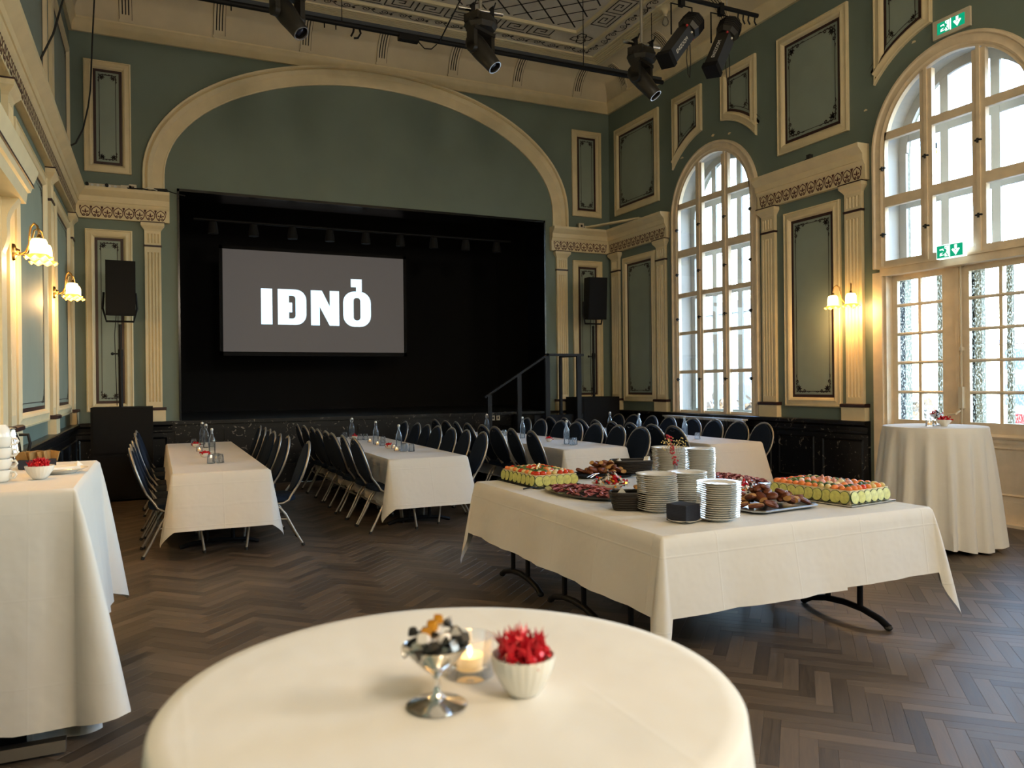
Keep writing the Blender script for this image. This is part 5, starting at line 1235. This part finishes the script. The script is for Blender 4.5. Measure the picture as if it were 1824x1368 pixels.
def candy_heap(loc, rad, h, cols, n, seed, label, s=.014):
    R4 = random.Random(seed); mb = MB()
    for k in range(n):
        a = R4.uniform(0, 2 * PI); q = rad * math.sqrt(R4.random()) * .95; z = h * (1 - (q / rad) ** 2) * R4.uniform(.5, 1) + s * .5
        c = Vector((q * math.cos(a), q * math.sin(a), z)); ax = Vector((R4.uniform(-1, 1), R4.uniform(-1, 1), R4.uniform(-.3, .7))).normalized(); mi = R4.randrange(len(cols))
        mb.lathe([(s * .7, -s * 2.0), (s * .18, -s * .95), (s * .62, -s * .4), (s * .62, s * .4), (s * .18, s * .95), (s * .7, s * 2.0)], 6, tuple(c), mi, axis=tuple(ax))
    o = mb.build('wrapped_candies', cols, None, 40, recalc=False); o.location = loc
    return tag(o, label, 'candy', kind='stuff')
bt, tb, tl, cb = make_bottle(), make_tumbler(), make_tealight(), make_bowl('candy_bowl', 'small candy bowls on the dining tables')
NM = ['first', 'second', 'third', 'fourth']
BOT = [[(.57, 11.35), (.585, 10.75), (.585, 9.59)], [(2.62, 11.35), (2.65, 10.10), (2.663, 9.07)], [(4.80, 11.4), (4.80, 10.08), (4.80, 8.76)], [(6.75, 10.84), (6.75, 10.0), (6.75, 8.87)]]
GLS = [[(.46, 11.3), (.51, 8.55), (.60, 8.56), (.57, 8.68), (.66, 10.9)], [(2.56, 11.55), (2.66, 11.02), (2.73, 10.98), (2.66, 9.83), (2.80, 10.3), (2.655, 8.85), (2.735, 8.80), (2.70, 8.95)], [(4.72, 11.5), (4.80, 10.73), (4.80, 9.84), (4.80, 8.60), (4.87, 8.68)], [(6.72, 10.62), (6.75, 9.70), (6.75, 8.59), (6.80, 9.62)]]
TEA = [[(.477, 10.2), (.60, 9.0)], [(2.68, 10.53), (2.64, 9.97), (2.67, 9.30), (2.60, 8.95)], [(4.78, 10.3)], []]
BWL = [[(.47, 10.95), (.49, 9.35)], [(2.656, 11.3), (2.626, 9.38)], [(4.814, 9.28)], []]
POS3 = ['farthest', 'middle', 'nearest']
fb = ft = fl_ = fbw = True
for ti in range(4):
    for k, (x, y) in enumerate(BOT[ti]): put(bt, (x, y, ZT), .6 * k, 'swing-top water bottle, %s of three on the %s dining table from left wall' % (POS3[k], NM[ti]), fb); fb = False
    gl = sorted(GLS[ti], key=lambda p: p[1])
    for k, (x, y) in enumerate(gl): put(tb, (x, y, ZT), k, 'upturned water glass, %s from near end of %s dining table from left wall' % (ORD[k], NM[ti]), ft); ft = False
    te = sorted(TEA[ti], key=lambda p: p[1])
    for k, (x, y) in enumerate(te): put(tl, (x, y, ZT), 0, 'burning tealight, %s from near end of %s dining table from left wall' % (ORD[k], NM[ti]), fl_); fl_ = False
    bw = sorted(BWL[ti], key=lambda p: p[1])
    for k, (x, y) in enumerate(bw):
        put(cb, (x, y, ZT), 0, 'small white candy bowl, %s from near end of %s dining table from left wall' % (ORD[k], NM[ti]), fbw); fbw = False
        candy_heap((x, y, ZT + .028), .038, .028, [M['red']], 14, ti * 7 + k, 'red wrapped candies in %s bowl from near end, %s dining table from left wall' % (ORD[k], NM[ti]))
# ================================================================ BUFFET FOOD
ZB = .762
def plate_mesh():
    return MB().lathe([(.001, .0), (.070, .0), (.074, .004), (.088, .010), (.122, .021), (.125, .0235), (.122, .024), (.088, .0145), (.072, .009), (.001, .008)], 40)
pl_me = plate_mesh().build('dinner_plate', M['plate'], None, 50); pl_first = True
STK = [((2.775, 3.92), 18, 'behind the dark napkin box'), ((2.895, 3.515), 17, 'nearest the table edge right of napkin box'), ((3.05, 3.99), 17, 'middle of the buffet behind the front two'), ((3.46, 4.73), 24, 'tall rear one behind the flower vase'), ((3.76, 4.77), 22, 'rear one nearest the windows')]
R5 = random.Random(3)
for si, ((x, y), n, wh) in enumerate(STK):
    dx = dy = 0
    for k in range(n):
        dx += R5.uniform(-.0025, .0025); dy += R5.uniform(-.0025, .0025)
        o = pl_me if pl_first else link(pl_me.copy()); pl_first = False
        o.location = (x + dx, y + dy, ZB + k * .0122); o.rotation_euler = (R5.uniform(-.008, .008), R5.uniform(-.008, .008), R5.uniform(0, 6))
        tag(o, 'white plate %s from bottom, stack %s' % (ORD[k], wh), 'plate', 'stacked white plates on the buffet')
# napkin box on a plate
o = link(pl_me.copy()); o.location = (2.69, 3.55, ZB); o.scale = (.78, .78, .8); tag(o, 'single white plate under the dark napkin stack', 'plate', 'stacked white plates on the buffet')
t = thing('napkin_stack', 'dark navy folded napkins in a square stack on a plate', 'napkins', (2.685, 3.55, ZB + .010), .30)
n_ = 11
for k in range(n_): MB().box(-.066, .066, -.066, .066, k * .0085, k * .0085 + .0082).build('napkin', M['navybox'], t, 0)
# sandwich cakes
cuc_me = None
def cucumber(parent, loc, nrm, spin, k=1.0):
    global cuc_me
    if cuc_me is None:
        mb = MB(); mb.lathe([(.001, 0), (.031, 0), (.0325, .0), (.0335, .002), (.0335, .005), (.0325, .006), (.031, .006), (.001, .0065)], 18)
        for i in range(len(mb.m)):
            mb.m[i] = 1 if (18 <= i < 18 * 6) else 0
        o = mb.build('cucumber_slice', [M['cucumber'], M['cucskin']], None, 40); cuc_me = o.data
    else: o = link(bpy.data.objects.new('cucumber_slice', cuc_me))
    o.parent = parent; o.location = loc; q = Vector((0, 0, 1)).rotation_difference(Vector(nrm)); o.rotation_mode = 'QUATERNION'; o.rotation_quaternion = q; o.scale = (k, k, 1)
roll_me = {}
def blob(parent, name, m, loc, sx, sy, sz, rz):
    key = (name, m.name)
    if key not in roll_me:
        mb = MB(); mb.ball((0, 0, 0), 1, 9, 6); o = mb.build(name, m, None, 60); roll_me[key] = o.data
    else: o = link(bpy.data.objects.new(name, roll_me[key]))
    o.parent = parent; o.location = loc; o.scale = (sx, sy, sz); o.rotation_euler = (0, 0, rz)
def sandwich_cake(loc, rz, wx, wy, label, seed, top):
    R6 = random.Random(seed); h = .085
    tr = thing('serving_tray', 'dark edged tray under the ' + label, 'tray', loc, rz, 'trays under the sandwich cakes')
    MB().box(-wx / 2 - .035, wx / 2 + .035, -wy / 2 - .035, wy / 2 + .035, 0, .007).build('tray_plate', M['steel'] if top else M['black'], tr, 0)
    t = thing('sandwich_cake', label, 'cake', (loc[0], loc[1], loc[2] + .007), rz, 'sandwich cakes on the buffet')
    MB().box(-wx / 2, wx / 2, -wy / 2, wy / 2, 0, h).build('layered_body', M['egg'], t, 0)
    ny = round(wy / .066); nx = round(wx / .064)
    for k in range(ny):
        y = -wy / 2 + wy * (k + .5) / ny
        for sg in (-1, 1): cucumber(t, (sg * (wx / 2 + .006), y, .042), (sg, .10 * R6.uniform(-1, 1), .14), 0, 1.22)
    for k in range(nx):
        x = -wx / 2 + wx * (k + .5) / nx
        for sg in (-1, 1): cucumber(t, (x, sg * (wy / 2 + .006), .042), (.10 * R6.uniform(-1, 1), sg, .14), 0, 1.22)
    for ring, mats_ in ((.0, [M['salmon'], M['salmon'], M['salmon'], M['tomato'], M['lemon']]), (.055, [M['herb'], M['cucskin'], M['egg'] if not top else M['ham'], M['herb']]), (.11, [M['egg'], M['herb'], M['ham'] if top else M['tomato'], M['salmon']])):
        a, b = wx / 2 - .028 - ring, wy / 2 - .028 - ring
        if a <= .02: continue
        per = [(x, y) for x in [-a + 2 * a * k / max(1, round(2 * a / .050)) for k in range(round(2 * a / .050) + 1)] for y in (-b, b)] + [(x, y) for y in [-b + 2 * b * k / round(2 * b / .050) for k in range(1, round(2 * b / .050))] for x in (-a, a)]
        for i, (x, y) in enumerate(per):
            m_ = R6.choice(mats_); s = R6.uniform(.85, 1.15)
            blob(t, {'salmon': 'salmon_roll', 'tomato': 'tomato_piece', 'ham_pink': 'ham_roll', 'herb_green': 'herb_sprig', 'cucumber_skin': 'cucumber_twist', 'mayo_cream': 'egg_piece', 'lemon_twist': 'smoked_fish_roll'}[m_.name], m_, (x, y, h + .008 + ring * .07), .026 * s, .020 * s, .018 * s, R6.uniform(0, 3))
    for k in range(3):
        mb = MB(); mb.tube([(.03 * math.cos(a_), 0, .012 + .028 * abs(math.sin(a_))) for a_ in [PI * i / 10 for i in range(11)]], .007, 6); o = mb.build('lemon_twist', M['lemon'] if not top else M['ham'], t, 50); o.location = ((k - 1) * .05, (k - 1) * .08, h + .006); o.rotation_euler = (0, 0, .8)
    return t
sandwich_cake((2.755, 5.50, ZB), .04, .36, .56, 'sandwich cake with cucumber sides at the inner far corner', 1, False)
sandwich_cake((4.09, 3.83, ZB), .13, .40, .60, 'sandwich cake with cucumber sides nearest the windows', 2, True)
# salami platters
def salami_platter(loc, rz, a, b, label, seed):
    R6 = random.Random(seed)
    pl_ = thing('oval_platter', 'oval steel platter under the ' + label, 'platter', loc, rz, 'oval steel platters')
    MB().lathe([(.001, .0), (.80, 0), (.84, .004), (.97, .018), (1.0, .020), (.97, .022), (.82, .008), (.001, .006)], 40, sx=a, sy=b).build('platter_plate', M['steel'], pl_, 40)
    mb = MB()
    for k in range(210):
        th = R6.uniform(0, 2 * PI); q = math.sqrt(R6.random()) * .86; x, y = a * q * math.cos(th), b * q * math.sin(th); z = .012 + .024 * (1 - q * q) + R6.uniform(0, .008)
        r_ = .030; d1 = R6.uniform(0, 2 * PI); tl_ = R6.uniform(.25, .75); pts = []
        for i in range(9):
            e = 2 * PI * i / 9; u_, v_ = r_ * math.cos(e), r_ * .8 * math.sin(e); px = x + u_ * math.cos(d1) - v_ * math.sin(d1); py = y + u_ * math.sin(d1) + v_ * math.cos(d1); pts.append((px, py, z + abs(v_) * tl_ + .004 * math.sin(2 * e)))
        mb.add(pts + [(x, y, z)], [(i, (i + 1) % 9, 9) for i in range(9)])
    o = mb.build('salami_slices', M['salami'], None, 60, recalc=False); o.location = loc; o.rotation_euler = (0, 0, rz); tag(o, label, 'salami', kind='stuff')
salami_platter((2.74, 4.74, ZB), .10, .21, .41, 'folded salami slices nearest the inner wall', 4); salami_platter((4.08, 4.80, ZB), .05, .20, .40, 'folded salami slices toward the windows', 6)
# bread
def bread_piece(loc, R6, label, group, s=1.0):
    kind = R6.random(); mb = MB(); n = 9
    L = R6.uniform(.035, .055) * s; r0 = R6.uniform(.024, .032) * s
    cut = R6.random() < .6
    prof = [(.001, -L), (r0 * .55, -L * .93), (r0 * .9, -L * .6), (r0, 0), (r0 * .92, L * .55)] + ([(r0 * .86, L * .8), (.001, L * .82)] if cut else [(r0 * .55, L * .93), (.001, L)])
    mb.lathe(prof, n)
    vs_ = []
    for x, y, z in mb.v: vs_.append((x, y * .72 if y > 0 else y * .6, z))
    mb.v = vs_
    nf = len(prof) - 1
    for i in range(len(mb.m)): mb.m[i] = 1 if (cut and i >= (nf - 1) * n) else 0
    if cut and R6.random() < .5:
        for i in range(len(mb.m)):
            if (i % n) in (1, 2, 3, 4) and i < (nf - 1) * n: mb.m[i] = 1
    o = mb.build('bread_piece', [M['bread'], M['crumb']], None, 32); o.location = loc; o.rotation_euler = (PI / 2 + R6.uniform(-.5, .5), R6.uniform(-.4, .4), R6.uniform(0, 2 * PI)); tag(o, label, 'bread', group)
def bread_tray(loc, rz, wx, wy, n, label, seed, silver, zs=1.0):
    R6 = random.Random(seed); t = thing('bread_tray', ('silver rimmed' if silver else 'dark') + ' tray holding the ' + label, 'tray', loc, rz, 'trays holding bread')
    q = rect(-wx / 2, wx / 2, -wy / 2, wy / 2); c_ = .05; oc = [(-wx / 2 + c_, -wy / 2), (wx / 2 - c_, -wy / 2), (wx / 2, -wy / 2 + c_), (wx / 2, wy / 2 - c_), (wx / 2 - c_, wy / 2), (-wx / 2 + c_, wy / 2), (-wx / 2, wy / 2 - c_), (-wx / 2, -wy / 2 + c_)]
    mb = MB(); pr = [(0, .020), (.006, .024), (.018, .018), (.030, .019), (.045, .006)]; N = 8; rg = [inset(oc, r) for r, z in pr]
    mb.add([(p[0], p[1], z) for g, (r, z) in zip(rg, pr) for p in g] + [(p[0], p[1], 0) for p in rg[-1]] + [(p[0], p[1], .014) for p in oc], [(j * N + i, j * N + (i + 1) % N, (j + 1) * N + (i + 1) % N, (j + 1) * N + i) for j in range(len(pr) - 1) for i in range(N)] + [tuple((len(pr) - 1) * N + i for i in range(N)), tuple(len(pr) * N + i for i in range(N))] + [(len(pr) * N + i, len(pr) * N + (i + 1) % N, (len(pr) + 1) * N + (i + 1) % N, (len(pr) + 1) * N + i) for i in range(N)] + [(i, (i + 1) % N, (len(pr) + 1) * N + (i + 1) % N, (len(pr) + 1) * N + i) for i in range(N)])
    mb.build('tray_plate', M['steel'] if silver else M['black'], t, 20)
    ca, sa = math.cos(rz), math.sin(rz)
    for k in range(n):
        u_, v_ = R6.uniform(-1, 1), R6.uniform(-1, 1); q_ = max(abs(u_), abs(v_)); x, y = u_ * (wx / 2 - .07), v_ * (wy / 2 - .07)
        z = .030 + (.065 * zs * (1 - q_ ** 1.5)) * (k / n) + R6.uniform(0, .012)
        bread_piece((loc[0] + x * ca - y * sa, loc[1] + x * sa + y * ca, loc[2] + z), R6, 'piece of ' + label.replace('pieces ', ''), label)
bread_tray((3.45, 3.72, ZB), .10, .56, .40, 46, 'brown bread pieces heaped on the silver tray', 11, True, 1.5)
bread_tray((3.40, 5.60, ZB), -.25, .50, .34, 40, 'brown bread pieces heaped at the far side', 12, False, 1.6)
bread_tray((3.20, 4.58, ZB), .35, .46, .26, 26, 'brown bread pieces behind the front wicker basket', 13, False, 1.5)
# candy plates
wrap_me = {}
def wrapped(loc, m, R6, s, label, group):
    if m.name not in wrap_me:
        mb = MB(); mb.lathe([(.62, -1.9), (.5, -1.5), (.12, -.95), (.5, -.7), (.66, -.2), (.66, .2), (.5, .7), (.12, .95), (.5, 1.5), (.62, 1.9)], 8, rib=.10, ribn=4); o = mb.build('wrapped_candy', m, None, 40); wrap_me[m.name] = o.data
    else: o = link(bpy.data.objects.new('wrapped_candy', wrap_me[m.name]))
    o.location = loc; o.scale = (s, s, s); o.rotation_euler = (R6.uniform(.6, 2.3), R6.uniform(-.8, .8), R6.uniform(0, 6)); tag(o, label, 'candy', group)
def candy_plate(loc, label, seed):
    R6 = random.Random(seed); t = thing('candy_dish', 'shallow white dish holding ' + label, 'dish', loc, 0, 'dishes of mixed candy')
    MB().lathe([(.001, 0), (.075, 0), (.080, .006), (.115, .020), (.142, .034), (.144, .037), (.140, .037), (.10, .020), (.07, .010), (.001, .010)], 36).build('dish_body', M['plate'], t, 50)
    pal = [M['foilsilver'], M['foilclear'], M['red'], M['foilclear'], M['red'], M['foildark'], M['foilgold'], M['foilsilver']]
    for k in range(78):
        a = R6.uniform(0, 2 * PI); q = .115 * math.sqrt(R6.random()); z = .026 + .105 * max(0, 1 - q / .125) * (.25 + .75 * k / 78)
        wrapped((loc[0] + q * math.cos(a), loc[1] + q * math.sin(a), loc[2] + z), R6.choice(pal), R6, R6.uniform(.0135, .017), 'one of the ' + label, label)
candy_plate((3.10, 4.98, ZB), 'mixed wrapped candies heaped nearest the inner wall', 3); candy_plate((3.72, 4.26, ZB), 'mixed wrapped candies heaped behind the bread tray', 8)
# wicker baskets
def basket(loc, rz, wx, wy, h, label):
    t = thing('wicker_basket', label, 'basket', loc, rz, 'dark wicker baskets')
    mb = MB(); rows = 9; n = 44
    def ring(z, k):
        P = []
        for i in range(n):
            a = 2 * PI * i / n; c_, s2 = math.cos(a), math.sin(a); e = .45; P.append((k * wx / 2 * math.copysign(abs(c_) ** e, c_), k * wy / 2 * math.copysign(abs(s2) ** e, s2), z))
        return P
    for j in range(rows):
        z = .008 + (h - .016) * j / (rows - 1); k = .80 + .20 * j / (rows - 1); P = ring(z, k)
        P = [(x * (1 + .016 * (1 if (i + j) % 2 else -1)), y * (1 + .016 * (1 if (i + j) % 2 else -1)), q) for i, (x, y, q) in enumerate(P)]; mb.tube(P, .0065, 5, closed=True)
    mb.tube(ring(h, 1.0), .009, 6, closed=True); mb.build('woven_side', M['wicker'], t, 60)
    st_ = MB()
    for i in range(0, n, 2): st_.tube([ring(.004, .80)[i], ring(h, 1.0)[i]], .0035, 5)
    st_.build('stakes', M['wicker'], t, 60); MB().poly(ring(.006, .80)).build('base', M['wicker'], t, 0)
    # lining napkin inside
    nl = MB(); P0, P1 = ring(.012, .74), ring(h * .9, .92); nl.add(P0 + P1, [(i, (i + 1) % n, n + (i + 1) % n, n + i) for i in range(n)] + [tuple(range(n))]); nl.build('liner', M['wicker'], t, 40)
    return t
def napkin_corner(loc, rz, label, s=1.0):
    o = MB().add([(0, 0, 0), (.07 * s, .01, .004), (.035 * s, .0, .055 * s), (.0, .04, .004), (.03, .05, .045 * s)], [(0, 1, 2), (0, 2, 4), (0, 4, 3), (1, 2, 4)]).build('paper_napkin', M['paper'], None, 0); o.location = loc; o.rotation_euler = (0, 0, rz); tag(o, label, 'napkin', 'paper napkins in the baskets')
basket((2.66, 4.06, ZB), -.5, .235, .17, .105, 'dark wicker basket in front beside the plate stacks'); napkin_corner((2.58, 4.08, ZB + .085), -.6, 'white paper napkin tip standing in the front wicker basket')
basket((3.72, 5.62, ZB), -.3, .36, .22, .115, 'long dark wicker basket at the far side of the buffet'); napkin_corner((3.56, 5.62, ZB + .10), -.3, 'white napkin at the inner end of the far wicker basket', .8); napkin_corner((3.80, 5.52, ZB + .10), .3, 'white napkin at the window end of the far wicker basket')
# flowers
t = thing('bud_vase', 'slim clear glass vase among the plate stacks', 'vase', (3.27, 4.40, ZB)); MB().lathe([(.001, .0), (.034, .0), (.036, .02), (.030, .10), (.016, .15), (.013, .20), (.018, .235), (.016, .235), (.011, .20), (.001, .02)], 18).build('glass_body', M['glass'], t, 50)
t = thing('dried_flowers', 'red berry sprig with dried stems standing in the slim vase', 'flowers', (3.27, 4.40, ZB)); R6 = random.Random(2)
mb = MB(); mb.tube([(0, 0, .03), (-.005, 0, .22), (-.03, .01, .33), (-.045, .02, .42)], .002, 5)
for k in range(7): mb.tube([(0, 0, .05), (.01 * k - .03, .004 * k, .24), (.035 * k - .12, .01 * k - .03, .36 + .012 * (k % 3))], .0012, 4)
mb.build('stems', M['stalk'], t, 50)
mb = MB()
for k in range(46): q = R6.random(); mb.ball((-.002 - .045 * q + R6.uniform(-.016, .016), .02 * q + R6.uniform(-.014, .014), .22 + .20 * q + R6.uniform(-.01, .01)), .0075, 6, 4)
mb.build('red_berries', M['redberry'], t, 60)
mb = MB()
for k in range(60): i = R6.randrange(7); mb.ball((.035 * i - .12 + R6.uniform(-.025, .025), .01 * i - .03 + R6.uniform(-.02, .02), .35 + R6.uniform(-.03, .05)), .0045, 5, 4)
mb.build('dried_blossoms', M['lemon'], t, 60)
# servers
def server(name, label, p0, p1, m, wd=.05):
    t = thing(name, label, 'server', (0, 0, 0)); p0, p1 = Vector(p0), Vector(p1); d = (p1 - p0); 
    MB().bar(tuple(p0), tuple(p0 + d * .42), wd, .003).build('blade', m, t, 0); MB().tube([tuple(p0 + d * .40), tuple(p0 + d * .6 + Vector((0, 0, .012))), tuple(p1 + Vector((0, 0, .008)))], .006, 6).build('handle', m, t)
server('cake_server', 'steel cake server beside the window-side sandwich cake', (3.79, 3.99, ZB + .012), (3.74, 3.70, ZB + .02), M['steel']); server('cake_server', 'dark cake server by the inner sandwich cake', (2.66, 5.17, ZB + .006), (2.44, 5.12, ZB + .006), M['black'], .04)
t = thing('serving_tongs', 'steel tongs resting on the far bread tray', 'tongs', (3.22, 5.42, ZB + .03), .6)
for sg in (-1, 1): MB().tube([(.10, sg * .004, .01), (0, sg * .012, .014), (-.10, sg * .016, .0)], .004, 6).build('arm', M['chrome'], t)
# ================================================================ FOREGROUND TABLE
ZF = 1.113
t = thing('steel_coupe', 'small steel pedestal coupe full of wrapped candies on the foreground table', 'coupe', (.343, 1.000, ZF)); t.scale = (1.15, 1.15, 1.1)
MB().lathe([(.001, .0), (.034, .0), (.036, .002), (.030, .005), (.012, .009), (.0045, .016), (.0035, .034), (.0055, .040), (.014, .046), (.030, .062), (.040, .075), (.039, .076), (.028, .064), (.001, .048)], 36).build('coupe_body', M['chrome'], t, 45)
R6 = random.Random(9)
pal = [(M['foilsilver'], 5), (M['foildark'], 5), (M['foilclear'], 3), (M['foilgold'], 1)]
k = 0
for m_, n_ in pal:
    for i in range(n_):
        a = k * 2.4; q = .038 * math.sqrt((k % 9) / 9); z = .078 + .022 * (k / 15) + (.010 if m_ is M['foilgold'] else 0)
        if m_ is M['foilgold']: a, q, z = 2.2, .006, .108
        wrapped((.343 + q * math.cos(a), 1.0 + q * math.sin(a), ZF + z), m_, R6, .0125, {'silver_wrapper': 'silver wrapped candy in the foreground coupe', 'dark_wrapper': 'dark wrapped candy in the foreground coupe', 'white_wrapper': 'clear wrapped candy in the foreground coupe', 'gold_wrapper': 'golden wrapped candy topping the foreground coupe', 'red_foil': 'red wrapped candy inside the foreground steel coupe'}[m_.name], 'candies in the foreground coupe'); k += 1
t = make_tealight(1.0); t.location = (.425, 1.085, ZF); t['label'] = 'burning tealight in a glass cup on the foreground table'
_l = bpy.data.lights.new('flame_light', 'POINT'); _l.energy = .05; _l.color = (1, .55, .2); _l.shadow_soft_size = .006; _o = link(bpy.data.objects.new('flame_light', _l)); _o.parent = t; _o.location = (0, 0, .055)
t = thing('ribbed_bowl', 'white ribbed bowl of red candies on the foreground table', 'bowl', (.466, .985, ZF), 0, 'white ribbed bowls'); t.scale = (1.12, 1.12, 1.12)
MB().lathe([(.001, 0), (.017, 0), (.020, .003), (.028, .014), (.036, .030), (.0395, .044), (.040, .050), (.0385, .050), (.034, .030), (.018, .008), (.001, .007)], 72, rib=.022, ribn=24).build('bowl_body', M['plate'], t, 60)
def star_candy(loc, R6, s, label, group):
    mb = MB(); mb.ball((0, 0, 0), .55, 7, 5)
    for sg in (-1, 1):
        for k in range(5): a = 2 * PI * k / 5 + R6.uniform(-.3, .3); l = R6.uniform(.8, 1.5); l = l if sg > 0 else .4; mb.add([(-.34, 0, sg * .3), (.34, 0, sg * .3), (.75 * math.cos(a), .75 * math.sin(a), sg * (.5 + l)), (0, .3, sg * .3)], [(0, 1, 2), (1, 3, 2), (0, 3, 2)])
    o = mb.build('red_candy', M['red'], None, 30); o.location = loc; o.scale = (s, s, s); o.rotation_euler = (R6.uniform(-.45, .45), R6.uniform(-.45, .45), R6.uniform(0, 6)); tag(o, label, 'candy', group)
for k in range(17):
    a = k * 2.4; q = .036 * math.sqrt(k / 17); star_candy((.466 + q * math.cos(a), .985 + q * math.sin(a), ZF + .055 + .014 * (1 - k / 17)), R6, .0155, 'red twist-wrapped candy in the foreground ribbed bowl', 'red candies in the foreground bowl')
# ================================================================ STANDING TABLE BY THE DOOR
t = make_tealight(1.0); t.location = (6.53, 4.91, ZF); t['label'] = 'tealight in a glass cup on the standing table by the door'
t = thing('steel_coupe', 'steel pedestal coupe of candies on the standing table by the door', 'coupe', (6.69, 4.96, ZF)); MB().lathe([(.001, .0), (.04, .0), (.04, .003), (.012, .01), (.005, .02), (.005, .055), (.02, .065), (.05, .09), (.062, .105), (.06, .106), (.001, .07)], 28).build('coupe_body', M['chrome'], t, 45)
candy_heap((6.69, 4.96, ZF + .09), .05, .035, [M['foildark'], M['red'], M['foilsilver']], 16, 5, 'mixed candies heaped in the coupe by the door', .012)
t = thing('ribbed_bowl', 'white bowl of red candies on the standing table by the door', 'bowl', (6.635, 4.84, ZF), 0, 'white ribbed bowls'); MB().lathe([(.001, 0), (.025, 0), (.035, .015), (.058, .045), (.062, .06), (.059, .06), (.03, .012), (.001, .01)], 40, rib=.015, ribn=20).build('bowl_body', M['plate'], t, 50)
candy_heap((6.635, 4.84, ZF + .05), .05, .03, [M['red']], 16, 15, 'red candies in the bowl by the door', .013)
# ================================================================ COFFEE TABLE
def cup(loc, rz, label):
    t = thing('coffee_cup', label, 'cup', loc, rz, 'stacked white coffee cups')
    MB().lathe([(.001, 0), (.046, 0), (.050, .004), (.060, .012), (.064, .035), (.065, .056), (.062, .056), (.056, .014), (.001, .006)], 28).build('cup_body', M['plate'], t, 50)
    MB().tube([(.062, 0, .045), (.082, 0, .046), (.090, 0, .032), (.080, 0, .018), (.058, 0, .016)], .0055, 8).build('handle', M['plate'], t, 60)
for j, (x, y) in enumerate(((-.685, 4.32), (-.845, 4.42))):
    for k in range(4): cup((x, y, ZF + k * .052), -.35 + .1 * k, 'white coffee cup %s from bottom in the %s stack' % (ORD[k], ('front', 'rear')[j]))
    t = thing('coffee_cup', 'white coffee cup upside down on top of the %s stack' % ('front', 'rear')[j], 'cup', (x, y, ZF + 4 * .052), 0, 'stacked white coffee cups'); MB().lathe([(.060, .0), (.063, .0), (.061, .015), (.054, .042), (.040, .060), (.001, .060)], 28).build('cup_body', M['plate'], t, 50)
t = thing('ribbed_bowl', 'white ribbed bowl of red candies on the coffee table', 'bowl', (-.515, 4.36, ZF), 0, 'white ribbed bowls'); MB().lathe([(.001, 0), (.027, 0), (.036, .010), (.054, .036), (.062, .058), (.062, .064), (.059, .064), (.05, .034), (.03, .010), (.001, .010)], 64, rib=.022, ribn=22).build('bowl_body', M['plate'], t, 60)
for k in range(20):
    a = k * 2.4; q = .045 * math.sqrt(k / 20); star_candy((-.515 + q * math.cos(a), 4.36 + q * math.sin(a), ZF + .062 + .02 * (1 - k / 20)), R6, .015, 'red twist-wrapped candy in the coffee table bowl', 'red candies in the coffee table bowl')
o = link(pl_me.copy()); o.location = (-.45, 4.62, ZF); tag(o, 'white plate with folded paper on the coffee table', 'plate')
t = thing('folded_napkin', 'folded cream napkin on the coffee table plate', 'napkin', (-.45, 4.62, ZF + .022), .3); MB().box(-.075, .075, -.07, .07, 0, .012).build('fold', M['paper'], t, 0); MB().add([(.06, -.06, .012), (.10, -.02, .012), (.07, .05, .014), (.075, -.01, .035)], [(0, 1, 3), (1, 2, 3), (2, 0, 3)]).build('turned_corner', M['paper'], t, 0)
t = thing('packet_box', 'dark blue box of sugar packets behind the candy bowl', 'box', (-.60, 5.0, ZF), .1); MB().box(-.09, .09, -.06, .06, 0, .045).build('box_body', M['navybox'], t, 0)
for k in range(9): o = MB().box(-.03, .03, -.003, .003, 0, .055).build('sugar_packet', M['kraft'], t, 0); o.location = (-.07 + .0175 * k, .01 * (k % 3) - .01, .035); o.rotation_euler = (.2 - .05 * k, .15 * (k % 3 - 1), .5 * (k % 4) - .6)
t = thing('thermos_jug', 'chrome and black jug standing behind the cups', 'jug', (-.765, 5.25, ZF)); MB().lathe([(.001, 0), (.06, 0), (.062, .02), (.05, .14), (.03, .19), (.032, .21), (.001, .215)], 24).build('jug_body', M['chrome'], t, 45); MB().tube([(.045, 0, .17), (.09, 0, .17), (.10, 0, .12), (.085, 0, .05), (.058, 0, .03)], .009, 8).build('handle', M['black'], t)
t = thing('thermos_flask', 'black pump flask at the cut edge of the coffee table', 'flask', (-.86, 4.12, ZF)); MB().lathe([(.001, 0), (.06, 0), (.06, .03), (.055, .10), (.045, .12), (.001, .125)], 20).build('flask_body', M['rubber'], t, 45)
